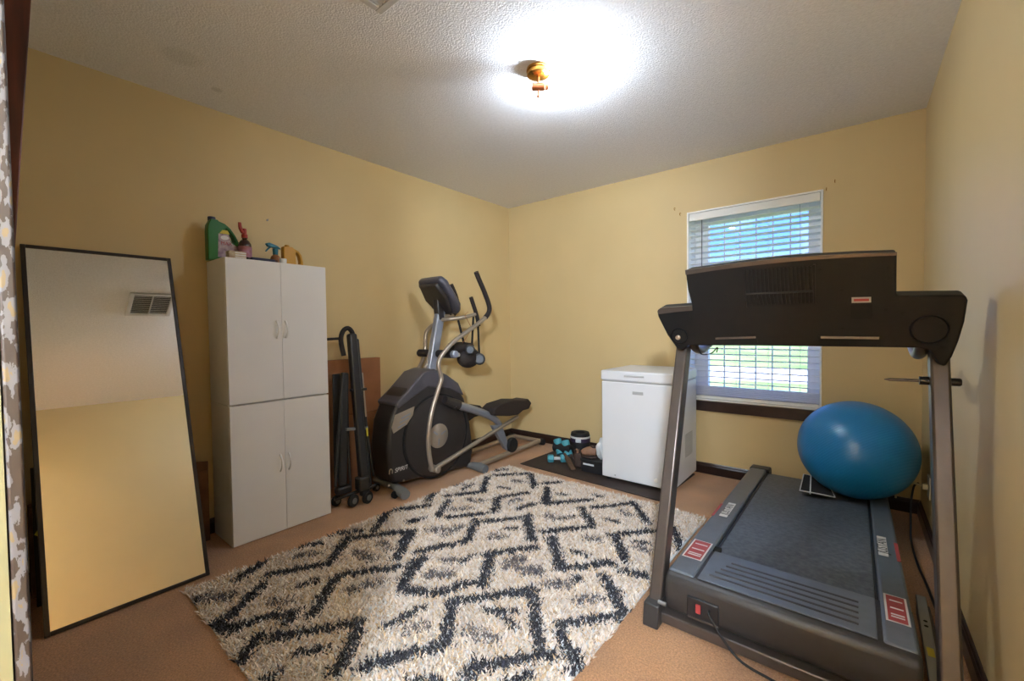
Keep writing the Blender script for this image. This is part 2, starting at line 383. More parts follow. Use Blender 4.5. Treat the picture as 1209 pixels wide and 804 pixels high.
obj('bottom_rail', MB().box((bx0, RD+.016, WZ0+.0135), (bx1, RD+.068, WZ0+.036)), M_slat, bl, bevel=.003)
for fx in (.13, .39, .64, .87):
    x = bx0+(bx1-bx0)*fx
    lad = MB()
    lad.tube([(x, RD+.0155, WZ0+.03), (x, RD+.0155, WZ1-.05)], .0009, 5); lad.tube([(x, RD+.0685, WZ0+.03), (x, RD+.0685, WZ1-.05)], .0009, 5)
    obj('ladder_cord', lad, M_slat, bl)
x = bx0+.095
obj('tilt_wand', MB().tube([(x, RD+.003, WZ1-.075), (x, RD+.002, 1.15)], .004, 8), M_dgrey, bl)
obj('lift_cord', MB().tube([(WX1-.13, RD+.004, WZ1-.075), (WX1-.13, RD+.004, 1.3)], .0012, 6), M_grey, bl)

# cup hooks left over from a curtain rod
HK = [((804, 252), 'small cup hook by the window top on the freezer side, lower of its pair'), ((797.5, 246), 'small cup hook by the window top on the freezer side, upper of its pair'),
      ((976, 222.5), 'small cup hook by the window top towards the near room corner, lower of its pair'), ((986, 213), 'small cup hook by the window top towards the near room corner, upper of its pair')]
for (q, lab) in HK:
    p = W(q[0], q[1], 1, RD); h = MB()
    pts = [p + Vector((0, .002, 0)), p + Vector((0, -.012, 0))] + [p + Vector((0, -.022-.010*math.sin(a), .010-.010*math.cos(a)) if False else (0, -.022+.010*math.cos(PI/2+a), -.010+.010*math.sin(PI/2+a))) for a in (0, .6, 1.2, 1.9, 2.6, 3.3, 4.0)]
    tag(obj('cup_hook', h.tube(pts, .0022, 6), M_brass), lab, 'hook', 'cup hooks beside the window')
p = W(315.5, 260, 0, 0)
s_ = MB(); s_.lathe([(.001, .004), (.006, .004), (.006, 0), (.002, 0)], p, (1, 0, 0), 10); s_.tube([p+Vector((.004, 0, 0)), p+Vector((.012, 0, 0)), p+Vector((.013, 0, .008))], .0018, 6)
tag(obj('wall_hook', s_, M_alu), 'tiny metal hook on the yellow wall above the white cabinet', 'hook')

# ------------------------------------------------------------------ outside
struct('ground', MB().box((-30, RD+.3, -.6), (40, 60, -.45)), M_grass)
struct('driveway', MB().box((-30, 14, -.45), (40, 18.5, -.44)), M_concrete)

# ------------------------------------------------------------------ ceiling light
LC = W(635.5, 86, 2, RH-.02); lx, ly = LC.x, LC.y
lt = thing('ceiling_light', 'brass ceiling light with one bare lit bulb', 'light', (lx, ly, RH))
obj('canopy', MB().lathe([(.056, 0), (.058, -.006), (.058, -.014), (.053, -.017), (.053, -.024), (.056, -.027), (.055, -.033), (.046, -.037), (.020, -.043), (.010, -.044)], (lx, ly, RH), n=36), M_brass, lt)
obj('stem', MB().lathe([(.006, -.042), (.006, -.075), (.009, -.078), (.009, -.082), (.005, -.085), (.005, -.128), (.008, -.130), (.008, -.137), (.002, -.142)], (lx, ly, RH), n=14), M_copper, lt)
sd = _r.copy(); sc = Vector((lx, ly, RH-.088))
so_ = obj('socket', MB().lathe([(.016, -.032), (.018, -.030), (.018, .03), (.015, .032), (.015, .052), (.012, .053)], sc, sd, 20), M_copper, lt)
M_bulb = mat('lit_bulb', (226, 240, 255), .3, emit=BULB_W, var=0)
obj('bulb', MB().lathe([(.013, .05), (.016, .056), (.023, .066), (.027, .080), (.026, .094), (.019, .105), (.008, .110), (.001, .111)], sc, sd, 20), M_bulb, lt)

# added fill light, out of view, shaped as a floor lamp in the hall
HLX, HLY = 3.42, -1.05
hl = thing('fill_lamp', 'added unseen fill lamp with a white globe in the hallway', 'lamp', (HLX, HLY, 0))
M_fill = mat('fill_globe', (224, 239, 255), .4, emit=FILL_W, var=0)
obj('fill_lamp_base', MB().lathe([(.14, 0), (.14, .015), (.03, .03)], (HLX, HLY, 0), n=28), M_base, hl)
obj('fill_lamp_pole', MB().tube([(HLX, HLY, .02), (HLX, HLY, 1.78)], .012, 12), M_base, hl)
obj('globe', MB().ball((HLX, HLY, 1.88), .12, 28, 16), M_fill, hl)

# ceiling vent
vx, vy, vs_ = 1.39, .745, .30
vt = thing('ceiling_vent', 'white square air vent on the ceiling', 'vent', (vx+.15, vy+.15, RH))
w = MB()
for (a, b) in (((vx, vy), (vx+.3, vy+.03)), ((vx, vy+.27), (vx+.3, vy+.3)), ((vx, vy+.03), (vx+.03, vy+.27)), ((vx+.27, vy+.03), (vx+.3, vy+.27))):
    w.box((a[0], a[1], RH-.012), (b[0], b[1], RH))
obj('frame', w, M_vent, vt, bevel=.003)
obj('backing', MB().box((vx+.03, vy+.03, RH-.002), (vx+.27, vy+.27, RH)), M_dark, vt, smooth=False)
sl0 = None
for i in range(12):
    if sl0 is None:
        sl0 = obj('slat', MB().obox((vx+.045, vy+.15, RH-.008), (.013, .24, .0015), (1, 0, .5), (0, 1, 0), (-.5, 0, 1)), M_vent, vt, smooth=False)
    else:
        c = sl0.copy(); COL.objects.link(c); c.parent = vt; c.location.x = i*.0195
obj('divider', MB().box((vx+.03, vy+.146, RH-.014), (vx+.27, vy+.154, RH-.004)), M_vent, vt, smooth=False)

# ------------------------------------------------------------------ leaning mirror
mr = thing('floor_mirror', 'tall dark framed mirror leaning against the yellow wall', 'mirror', (.47, .385, 0))
bxm, txm, hm = .506, .014, 1.555
mu = Vector((txm-bxm, 0, hm)).normalized(); mn = Vector((hm, 0, bxm-txm)).normalized(); Lm = math.hypot(bxm-txm, hm)
y0m, y1m = .112, .645; mo = Vector((bxm, 0, .004))
def mp_(u, y, d=0): return mo + mu*u + Vector((0, y, 0)) + mn*d
fw = .016
for (u0, u1, ya, yb) in ((0, Lm, y0m, y0m+fw), (0, Lm, y1m-fw, y1m), (0, fw, y0m+fw, y1m-fw), (Lm-fw, Lm, y0m+fw, y1m-fw)):
    obj('frame_strip', MB().prism([mp_(u0, ya), mp_(u0, yb), mp_(u1, yb), mp_(u1, ya)], -mn*.010), M_mframe, mr, bevel=.002)
obj('mirror_glass', MB().prism([mp_(fw, y0m+fw, -.004), mp_(fw, y1m-fw, -.004), mp_(Lm-fw, y1m-fw, -.004), mp_(Lm-fw, y0m+fw, -.004)], -mn*.004), M_mirror, mr, smooth=False)
obj('back_panel', MB().prism([mp_(.002, y0m+.003, -.0085), mp_(.002, y1m-.003, -.0085), mp_(Lm-.002, y1m-.003, -.0085), mp_(Lm-.002, y0m+.003, -.0085)], -mn*.0025), M_carddk, mr, smooth=False)
# carton behind the mirror
ct = thing('carton', 'worn brown carton standing behind the leaning mirror', 'box', (.06, .42, 0))
obj('carton_body', MB().box((.022, .10, 0), (.10, .762, .40)), M_carddk, ct, bevel=.004)
obj('carton_flap', MB().prism([(.10, .70, .40), (.10, .762, .40), (.085, .765, .44), (.085, .70, .45)], (-.004, 0, 0)), M_carddk, ct, smooth=False)
pb = thing('picture_board', 'dark painted board standing behind the leaning mirror', 'board', (.13, .3, 0))
obj('board', MB().prism([(.20, .11, 0), (.20, .55, 0), (.125, .55, .58), (.125, .11, .58)], (-.014, 0, 0)), M_dkbrown, pb, bevel=.002)
obj('painted_shape', MB().prism([(.2015-.04, .112, .30), (.2015-.036, .145, .27), (.2015-.046, .14, .345)], (.001, 0, 0)), M_yel, pb, smooth=False)

# ------------------------------------------------------------------ white cabinets
def cabinet(z0, z1, label):
    c = thing('cabinet', label, 'cabinet', (.165, 1.078, z0), 'stacked white cabinets')
    x0, x1, y0, y1 = .020, .294, .806, 1.352; p = .015
    w = MB(); w.box((x0, y0, z0), (x1, y0+p, z1)); w.box((x0, y1-p, z0), (x1, y1, z1)); w.box((x0, y0+p, z0), (x1, y1-p, z0+p)); w.box((x0, y0+p, z1-p), (x1, y1-p, z1)); w.box((x0, y0+p, z0+p), (x0+.006, y1-p, z1-p))
    obj('body', w, M_cab, c, bevel=.0015)
    ym = 1.083
    for k, (a, b, hy) in enumerate(((y0+.001, ym-.0006, ym-.028), (ym+.0006, y1-.001, ym+.020))):
        d = obj('door', MB().box((x1+.001, a, z0+.004), (x1+.017, b, z1-.003)), M_cab, c, bevel=.001)
        hz = z0 + (.405 if z0 > .1 else .40)
        h = MB().tube([(x1+.016, hy, hz-.048), (x1+.026, hy, hz-.040), (x1+.040, hy, hz-.018), (x1+.043, hy, hz), (x1+.040, hy, hz+.018), (x1+.026, hy, hz+.040), (x1+.016, hy, hz+.048)], [.006, .0055, .005, .005, .005, .0055, .006], 10, smooth=4)
        h2 = obj('handle', h, M_cab, d)
    return c
cabinet(0.0, .762, 'white two-door cabinet standing on the carpet, lower of two stacked')
cabinet(.764, 1.556, 'white two-door cabinet stacked on another, bottles on its top')
TOPZ = 1.5565

# bottles on the cabinet
def prism_y(poly_yz, x0, x1): return MB().prism([(x0, y, z) for y, z in poly_yz], (x1-x0, 0, 0))
g = thing('car_wash_jug', 'big green plastic jug with navy cap on the white cabinet', 'jug', (.085, .86, TOPZ))
gz = TOPZ; gy = .785
body = [(0, 0), (.155, 0), (.158, .08), (.150, .115), (.135, .150), (.112, .185), (.085, .208), (.055, .218), (.050, .225), (.016, .225), (.012, .212), (.003, .195), (0, .16)]
hole = [(.118, .105), (.134, .112), (.125, .142), (.104, .170), (.088, .182), (.082, .176), (.098, .150)]
# jug body with a through-handle: bridge outer and inner loops
def jug(name, outer, hole, x0, x1, y0, z0, m, parent, bev):
    bm = bmesh.new()
    def loop(pts, x): return [bm.verts.new((x, y0+a, z0+b)) for a, b in pts]
    me = bpy.data.meshes.new(name); org = ORG[parent.name]
    layers = []
    for x in (x0, x1):
        vo, vh = loop(outer, x), loop(hole, x)
        eo = [bm.edges.new((vo[i], vo[(i+1) % len(vo)])) for i in range(len(vo))]; eh = [bm.edges.new((vh[i], vh[(i+1) % len(vh)])) for i in range(len(vh))]
        bmesh.ops.triangle_fill(bm, use_beauty=True, edges=eo+eh, normal=(1, 0, 0)); layers.append((vo, vh))
    for k in (0, 1):
        A, B = layers[0][k], layers[1][k]; n = len(A)
        for i in range(n): bm.faces.new((A[i], A[(i+1) % n], B[(i+1) % n], B[i]))
    bmesh.ops.recalc_face_normals(bm, faces=bm.faces)
    for v in bm.verts: v.co -= org
    bm.to_mesh(me); bm.free(); me.materials.append(m)
    me.polygons.foreach_set('use_smooth', [True]*len(me.polygons)); me.set_sharp_from_angle(angle=math.radians(40))
    o = bpy.data.objects.new(name, me); COL.objects.link(o); o.parent = parent; ORG[o.name] = org
    b = o.modifiers.new('bevel', 'BEVEL'); b.width = bev; b.segments = 3; b.limit_method = 'ANGLE'; b.angle_limit = math.radians(50)
    return o
jug('jug_body', body, hole, .075, .13, gy, gz, M_green, g, .008)
obj('cap', MB().lathe([(.019, .224), (.019, .243), (.017, .245)], (.085, gy+.033, gz), n=18), M_blue, g)
lb = obj('label_panel', MB().prism([(.1305, gy+.045, gz+.02), (.1305, gy+.145, gz+.02), (.1305, gy+.145, gz+.085), (.1305, gy+.11, gz+.105), (.1305, gy+.10, gz+.15), (.1305, gy+.05, gz+.15)], (.001, 0, 0)), M_label, g, smooth=False)
obj('label_oval', MB().lathe([(.02, 0), (.02, .0006)], (.1316, gy+.08, gz+.130), (1, 0, 0), 20, 1, .6, (0, 1, 0)), M_paper, lb, smooth=False)
obj('label_flash', MB().prism([(.1305, gy+.055, gz+.152), (.1305, gy+.105, gz+.152), (.1305, gy+.095, gz+.172), (.1305, gy+.070, gz+.172)], (.001, 0, 0)), M_yel, lb, smooth=False)
text('label_lettering', 'MAX', (.1318, gy+.088, gz+.098), .026, (0, 1, 0), (0, 0, 1), M_red, lb)
# patterned little box in front of it
tb = thing('patterned_box', 'small woven-pattern box in front of the green jug', 'box', (.225, .875, TOPZ))
obj('box_body', MB().box((.20, .845, TOPZ), (.25, .93, TOPZ+.044)), M_tin, tb, bevel=.003)
for k in range(3): obj('band', MB().box((.2502, .875, TOPZ+.008+k*.012), (.2510, .929, TOPZ+.014+k*.012)), M_paper, tb, smooth=False)
# amber spray bottle
ab = thing('spray_bottle', 'dark amber spray bottle with red trigger on the white cabinet', 'bottle', (.16, .955, TOPZ))
obj('bottle_body', MB().lathe([(.030, 0), (.034, .004), (.034, .09), (.032, .105), (.022, .122), (.013, .130), (.013, .14)], (.16, .955, TOPZ), n=24), M_amber, ab)
obj('bottle_label', MB().lathe([(.0347, .025), (.0347, .088)], (.16, .955, TOPZ), n=24), M_amberlabel, ab)
tr = obj('trigger_head', MB().lathe([(.016, .138), (.016, .158), (.012, .162), (.011, .19), (.009, .192)], (.16, .955, TOPZ), n=16), M_redtrig, ab)
obj('trigger', MB().tube([(.165, .945, TOPZ+.165), (.165, .933, TOPZ+.19), (.165, .93, TOPZ+.222)], [.009, .010, .008], 10, smooth=3), M_redtrig, tr)
# navy flat tool
nb = thing('navy_case', 'flat navy plastic case lying on the white cabinet', 'case', (.22, 1.02, TOPZ))
obj('case_body', MB().box((.19, .955, TOPZ), (.25, 1.085, TOPZ+.022)), M_bluedark, nb, bevel=.006)
obj('case_end', MB().box((.193, 1.085, TOPZ+.002), (.247, 1.10, TOPZ+.02)), M_redbrown, nb, bevel=.004)
# teal spray bottle
tbn = thing('spray_bottle', 'small spray bottle with teal trigger head on the white cabinet', 'bottle', (.16, 1.12, TOPZ))
obj('bottle_body', MB().lathe([(.026, 0), (.028, .004), (.028, .04), (.022, .055), (.012, .062), (.012, .068)], (.16, 1.12, TOPZ), n=22), M_card, tbn)
th = obj('trigger_head', MB().tube([(.16, 1.12, TOPZ+.064), (.16, 1.12, TOPZ+.10)], [.014, .016], 12), M_teal, tbn)
obj('nozzle', MB().prism([(.148, 1.152, TOPZ+.100), (.148, 1.075, TOPZ+.108), (.148, 1.065, TOPZ+.125), (.148, 1.085, TOPZ+.132), (.148, 1.13, TOPZ+.118)], (.024, 0, 0)), M_teal, th, bevel=.004)
obj('trigger', MB().tube([(.16, 1.092, TOPZ+.108), (.16, 1.077, TOPZ+.092), (.16, 1.066, TOPZ+.078)], [.006, .005, .004], 8, smooth=3), M_teal, th)
# white pot
wp = thing('white_cup', 'small white cup beside the mustard jug', 'cup', (.20, 1.125, TOPZ))
obj('cup_body', MB().lathe([(.017, 0), (.019, .003), (.020, .033), (.018, .035), (.016, .030), (.001, .004)], (.225, 1.135, TOPZ), n=20), M_bag, wp)
# mustard jug
mj = thing('oil_jug', 'mustard yellow plastic jug with a side handle', 'jug', (.17, 1.21, TOPZ))
jug('jug_body', [(0, 0), (.115, 0), (.118, .03), (.108, .075), (.092, .098), (.060, .112), (.056, .118), (0, .118)], [(.074, .016), (.100, .016), (.101, .038), (.094, .070), (.082, .086), (.072, .090)], .150, .192, 1.155, TOPZ, M_mustard, mj, .006)
obj('cap', MB().lathe([(.014, .117), (.014, .128), (.012, .13)], (.168, 1.185, TOPZ), n=16), M_mustard, mj)

# ------------------------------------------------------------------ cardboard box and folded walker beside the cabinet
cb = thing('cardboard_box', 'flat brown cardboard box leaning behind the folded black walker', 'box', (.05, 1.67, 0))
obj('box_body', MB().box((.020, 1.47, 0), (.075, 1.885, .555)), M_card, cb, bevel=.003)
obj('box_lid', MB().box((.018, 1.468, .557), (.078, 1.888, .953)), M_card, cb, bevel=.003)
wk = thing('folded_walker', 'folded black rolling walker leaning beside the white cabinet', 'walker', (.28, 1.57, 0))
def wl(px, py, x): return W(px, py, 0, x)
obj('main_post', MB().beam(wl(415, 394, .15), wl(431, 585, .34), .062, .05, (0, 1, 0)), M_black, wk, bevel=.014, seg=3)
obj('main_post', MB().beam(wl(421, 400, .14), wl(437, 578, .32), .026, .03, (0, 1, 0)), M_black, wk, bevel=.010)
obj('side_post', MB().beam(wl(406.5, 440, .17), wl(404, 574, .29), .055, .035, (0, 1, 0)), M_rub, wk, bevel=.012, seg=3)
obj('handle_loop', MB().tube([wl(406, 420, .17), wl(402.5, 402, .16), wl(405, 391, .15), wl(411, 387.5, .15), wl(416, 393, .15), wl(417, 402, .15)], .016, 12, smooth=4), M_foam, wk)
obj('grip_bar', MB().tube([wl(386, 400.5, .16), wl(404, 399.5, .15)], .009, 12), M_foam, wk)
obj('side_tube', MB().tube([wl(405, 440, .18), wl(399, 520, .25), wl(396, 575, .30)], .009, 10, smooth=3), M_black, wk)
obj('side_tube', MB().tube([wl(409, 440, .14), wl(411, 520, .20), wl(414, 580, .26)], .009, 10, smooth=3), M_black, wk)
obj('side_tube', MB().tube([wl(427, 455, .20), wl(435, 520, .27), wl(441, 562, .31)], .008, 10, smooth=3), M_black, wk)
obj('silver_strip', MB().beam(wl(427.5, 440, .185), wl(432, 492, .25), .012, .012, (0, 1, 0)), M_silver, wk, bevel=.003)
obj('tag', MB().beam(wl(433, 505, .275), wl(434, 515, .285), .012, .004, (0, 1, 0)), M_yel, wk)
obj('clamp', MB().beam(wl(414, 461, .212), wl(432, 459, .215), .035, .018, (1, 0, 0)), M_black, wk, bevel=.004)
obj('clamp', MB().beam(wl(408, 507, .25), wl(434, 505, .26), .03, .018, (1, 0, 0)), M_dgrey, wk, bevel=.004)
obj('seat_fabric', MB().prism([wl(392, 442, .12), wl(406, 440, .12), wl(408, 560, .16), wl(394, 565, .16)], (.012, 0, 0)), M_fabric, wk, bevel=.003)
obj('lower_bar', MB().tube([wl(395, 590, .27), wl(415, 583, .30), wl(443, 573, .33)], .011, 10), M_black, wk)
obj('lower_block', MB().obox(wl(428, 570, .33), (.07, .08, .09), (1, 0, 0), (0, 1, 0), (0, 0, 1)), M_black, wk, bevel=.012); obj('lower_block', MB().obox(wl(405, 578, .28), (.06, .10, .05), (1, 0, 0), (0, 1, 0), (0, 0, 1)), M_black, wk, bevel=.012)
for (q, r) in (((419, 592), .040), ((436, 588), .040), ((446, 576), .028), ((399, 592), .034)):
    p = W(q[0], q[1], 2, r)
    wh = obj('wheel', MB().lathe([(r*.55, -.014), (r*.9, -.014), (r, -.010), (r, .010), (r*.9, .014), (r*.55, .014)], (p.x-.02, p.y, r), (1, .25, 0), 22), M_rub, wk)
    obj('wheel_hub', MB().lathe([(r*.5, -.016), (r*.5, .016), (r*.3, .019)], (p.x-.02, p.y, r), (1, .25, 0), 14), M_dgrey, wh)

# ------------------------------------------------------------------ elliptical trainer
XC = .31
el = thing('elliptical_trainer', 'dark elliptical trainer with silver arms beside the yellow wall', 'exercise machine', (XC, 2.4, 0))
xn, xf = .42, .20
prof = [(452, 574), (556, 551.5), (559.5, 530), (556, 500), (549, 470), (541, 456), (526, 449), (503, 444), (478, 463), (456, 481), (449, 500), (446.5, 530), (448, 560)]
def nv(q, x=xn): p = W(q[0], q[1], 0, xn); return Vector((x, p.y, max(p.z, .02)))
ppts = [nv(q) if q[0] > 460 else Vector((xn, W(q[0], q[1], 0, .30).y, max(.02, W(q[0], q[1], 0, .38).z))) for q in prof]
obj('shroud', MB().prism([Vector((xf, p.y, p.z)) for p in ppts], (xn-xf, 0, 0)), M_shroud, el, bevel=.028, seg=4)
# raised top cowl around the mast
cow = [nv(q) for q in [(467, 478), (481, 463), (499, 441), (512, 436), (527, 443), (541, 453), (548, 468), (530, 460), (505, 458), (485, 472), (470, 484)]]
obj('top_cowl', MB().prism([Vector((xf-.006, p.y, p.z+.006)) for p in cow], (xn-xf+.012, 0, 0)), M_shroud2, el, bevel=.012, seg=3)
fc = nv((516, 514), xn)
ring = obj('flywheel_cover', MB().lathe([(.30, 0), (.30, .006), (.285, .012), (.01, .014)], fc, (1, 0, 0), 48), M_shroud, el)
obj('cover_groove', MB().lathe([(.318, -.002), (.318, .004), (.305, .004), (.305, -.002)], fc, (1, 0, 0), 48), M_dark, ring)
hub = obj('hub_disc', MB().lathe([(.092, .012), (.092, .022), (.084, .026), (.001, .026)], fc, (1, 0, 0), 32), M_silver, ring)
for k in range(3):
    a = k*2*PI/3+.4; d = Vector((0, math.cos(a), math.sin(a)))
    obj('spoke_mark', MB().obox(fc+Vector((.0265, 0, 0))+d*.045, (.001, .05, .012), (1, 0, 0), d, Vector((1, 0, 0)).cross(d)), M_silver2, hub, smooth=False)
pl = obj('side_panel', MB().prism([nv(q, xn+.001) for q in [(466, 490), (489, 479.5), (487, 490), (480, 501), (464, 512), (462, 505)]], (.006, 0, 0)), M_silver, el, bevel=.004)
for q in (((473, 494), (484, 488)), ((471, 499), (482, 493)), ((469, 505), (478, 500))):
    a, b = nv(q[0], xn+.008), nv(q[1], xn+.008); obj('panel_slot', MB().beam(a, b, .012, .002, (0, 0, 1)), M_silver2, pl)
pa, pb2 = nv((463, 557), xn+.001), nv((478, 552), xn+.001)
text('lettering', 'SPIRIT', (pa+pb2)/2 + Vector((.0005, .022, 0)), .042, pb2-pa, (0, 0, 1), M_paper, el, shear=.25)
obj('lettering_mark', MB().tube([nv((459.5, 560), xn+.001), nv((460, 555.5), xn+.001), nv((461.5, 553.8), xn+.001), nv((463.0, 555.5), xn+.001), nv((463, 559), xn+.001)], .004, 6, smooth=4), M_silver, el)
for q in ((476.5, 567.5), (459, 573)): obj('screw', MB().lathe([(.008, 0), (.008, .003), (.004, .004)], nv(q, xn), (1, 0, 0), 10), M_silver, el)
# mast
mb_, mt_ = W(507, 446, 0, XC), W(520, 366, 0, XC)
obj('mast', MB().beam(mb_, mt_, .055, .075, (1, 0, 0)), M_silver2, el, bevel=.012, seg=3)
obj('mast_brace', MB().tube([W(499, 443, 0, XC-.01), W(508, 415, 0, XC-.02), W(514, 388, 0, XC-.02), W(520, 362, 0, XC)], .014, 10, smooth=3), M_silver, el)
# console
na, nb_ = W(525, 324, 0, XC+.15), W(549, 366, 0, XC+.15)
cdn = (nb_-na); clen = cdn.length; cdn.normalize(); cnm = Vector((1, 0, 0)).cross(cdn).normalized()
if cnm.y < 0: cnm = -cnm
cc = (na+nb_)/2; cc.x = XC
def cp(u, v, w_): return cc + Vector((1, 0, 0))*u + cdn*v + cnm*w_
hl_ = clen/2
con = obj('console', MB().prism([cp(-.12, -hl_, 0), cp(.12, -hl_, 0), cp(.155, -hl_+.05, 0), cp(.155, hl_-.07, 0), cp(.11, hl_, 0), cp(-.11, hl_, 0), cp(-.155, hl_-.07, 0), cp(-.155, -hl_+.05, 0)], -cnm*.055), M_shroud2, el, bevel=.018, seg=3)
obj('console_back', MB().prism([cp(-.10, -hl_+.03, -.05), cp(.10, -hl_+.03, -.05), cp(.13, 0, -.05), cp(.07, hl_-.02, -.05), cp(-.07, hl_-.02, -.05), cp(-.13, 0, -.05)], -cnm*.04), M_shroud, con, bevel=.018, seg=3)
obj('screen', MB().prism([cp(-.09, -hl_+.04, .0005), cp(.09, -hl_+.04, .0005), cp(.09, hl_-.12, .0005), cp(-.09, hl_-.12, .0005)], cnm*.003), M_dark, con, smooth=False)
obj('console_neck', MB().beam(W(519, 378, 0, XC), cc - cnm*.06, .06, .06, (1, 0, 0)), M_shroud, el, bevel=.01)
# fixed grips
obj('fixed_handle', MB().tube([(XC, mt_.y-.01, 1.235), (XC+.09, mt_.y+.02, 1.24), (XC+.15, mt_.y+.12, 1.255), (XC+.15, mt_.y+.24, 1.28)], .015, 12, smooth=4), M_silver, el)
obj('fixed_grip', MB().tube([W(565, 385, 0, XC+.15), W(563, 373, 0, XC+.15), W(556, 351, 0, XC+.15)], .017, 12, smooth=3), M_foam, el)
obj('fixed_handle', MB().tube([(XC, mt_.y-.01, 1.235), (XC-.09, mt_.y+.02, 1.24), (XC-.15, mt_.y+.12, 1.255), (XC-.15, mt_.y+.24, 1.28)], .015, 12, smooth=4), M_silver, el)
obj('fixed_grip', MB().tube([(XC-.15, mt_.y+.24, 1.28), (XC-.15, mt_.y+.23, 1.34), (XC-.15, mt_.y+.19, 1.40)], .017, 12, smooth=3), M_foam, el)
# cross pivot with foam sleeves
pz = W(518, 418, 0, XC)
obj('pivot_axle', MB().tube([(XC-.26, pz.y, pz.z), (XC+.228, pz.y, pz.z)], .016, 12), M_silver, el)
obj('pivot_sleeve', MB().tube([(XC-.20, pz.y-.03, pz.z+.005), (XC+.19, pz.y-.03, pz.z+.005)], .030, 16), M_foam, el)
obj('pivot_cap', MB().lathe([(.022, 0), (.030, .005), (.030, .035), (.022, .042)], (XC+.19, pz.y-.03, pz.z+.005), (1, 0, 0), 18), M_silver2, el)
# swing arms
XN = .53
arm_px = [(510, 556), (506.5, 535), (506, 512), (510, 485), (518, 458), (521, 446), (518, 434), (519, 424), (526, 414), (534, 405), (548, 394), (562, 384), (573, 375)]
ap = [W(q[0], q[1], 0, XN) for q in arm_px]
obj('swing_arm', MB().tube(ap, .0165, 12, smooth=5), M_silver, el)
gp = [W(q[0], q[1], 0, XN) for q in [(573, 375), (577, 369), (577.5, 361), (572, 345), (566, 331), (562, 321)]]
obj('swing_grip', MB().tube(gp, .020, 12, smooth=5), M_foam, el)
XF = .09
def far(p, dy=0): return Vector((XF, p.y+dy, p.z))
fa_px = [(452, 495), (461, 473), (474, 450), (488, 441), (497, 430), (502, 413), (502, 401), (504, 391), (511, 384), (522, 379), (535, 372)]
obj('swing_arm', MB().tube([W(q[0], q[1], 0, XF) for q in fa_px], .0165, 12, smooth=5), M_silver, el)
e1 = W(535, 372, 0, XF)
obj('swing_grip', MB().tube([e1, e1+Vector((0, .05, .06)), e1+Vector((0, .04, .16)), e1+Vector((0, -.02, .27))], .020, 12, smooth=5), M_foam, el)
# pedal linkages
XP = .49
tube_a, tube_b = W(512, 554, 0, XP), W(611, 492, 0, XP)
obj('pedal_tube', MB().tube([tube_a, tube_b], .017, 12), M_silver, el)
obj('tube_joint', MB().lathe([(.02, -.035), (.026, -.03), (.026, .05), (.02, .055)], W(512, 553, 0, XP), (1, 0, 0), 16), M_silver, el)
k_px = [(536, 477), (553, 482), (571, 488), (583, 494), (590, 501)]
obj('crank_link', MB().tube([W(q[0], q[1], 0, XP-.02) for q in k_px], [.034, .032, .032, .030, .024], 12, smooth=4, flat=1.0), M_silver2, el)
obj('link_boot', MB().tube([W(525, 472, 0, XP-.03), W(541, 478.5, 0, XP-.02)], [.030, .042], 14), M_shroud, el)
obj('roller_fork', MB().prism([W(q[0], q[1], 0, XP) for q in [(582, 503), (593, 501), (599, 520), (604, 535), (597, 530)]], (-.04, 0, 0)), M_silver2, el, bevel=.006)
wc = W(604, 529, 0, XP)
obj('roller_wheel', MB().lathe([(.03, -.02), (.062, -.018), (.066, -.01), (.066, .01), (.062, .018), (.03, .02)], Vector((XP+.005, wc.y, max(wc.z, .115))), (1, 0, 0), 26), M_rub, el)
def pedal(px_pts, x0, x1):
    P = [W(q[0], q[1], 0, XP) for q in px_pts]
    return MB().prism([Vector((x0, p.y, p.z)) for p in P], (x1-x0, 0, 0))
pdl = [(577, 483), (583, 477), (600, 471.5), (613, 471.5), (618, 470), (622, 475), (619, 482), (612, 484), (606, 489), (596, 490.5), (578, 490)]
ped = obj('pedal', pedal(pdl, XP-.09, XP+.06), M_foam, el, bevel=.012, seg=3)
# far side set, half a turn away
XQ = .135
off = Vector((XQ-XP, -.30, -.05))
obj('pedal_tube', MB().tube([Vector((XQ, tube_a.y, tube_a.z+.05)), Vector((XQ, tube_b.y-.28, tube_b.z))], .017, 12), M_silver, el)
P = [W(q[0], q[1], 0, XP)+off for q in pdl]
obj('pedal', MB().prism([Vector((XQ-.06, p.y, p.z)) for p in P], (.15, 0, 0)), M_foam, el, bevel=.012, seg=3)
obj('crank_link', MB().tube([Vector((XQ+.02, W(q[0], q[1], 0, XP).y-.22, W(q[0], q[1], 0, XP).z-.10)) for q in k_px], .026, 12, smooth=4), M_silver2, el)
obj('roller_wheel', MB().lathe([(.03, -.02), (.062, -.018), (.066, -.01), (.066, .01), (.062, .018), (.03, .02)], (XQ, wc.y-.25, .115), (1, 0, 0), 26), M_rub, el)
# base frame
YR = 3.44
obj('rear_stabilizer', MB().tube([(.12, YR, .04), (.46, YR, .04)], .022, 12), M_silver, el)
for x in (.10, .48): obj('end_cap', MB().tube([(x-.025, YR, .037), (x+.025, YR, .037)], .032, 12), M_rub, el)
obj('base_rail', MB().tube([(.50, 2.50, .045), (.465, YR, .045)], .022, 12), M_silver, el)
obj('base_rail', MB().tube([(.20, 2.42, .045), (.14, YR, .045)], .022, 12), M_silver, el)
obj('middle_stabilizer', MB().tube([(.16, 2.49, .035), (.50, 2.49, .035)], .024, 12), M_dgrey, el)
obj('middle_foot', MB().tube([(.45, 2.49, .040), (.53, 2.488, .042), (.60, 2.485, .036)], [.030, .038, .034], 14), M_dgrey, el)
obj('front_stabilizer', MB().tube([(.12, 1.80, .05), (.34, 1.80, .055), (.43, 1.79, .045)], .028, 14), M_dgrey, el)
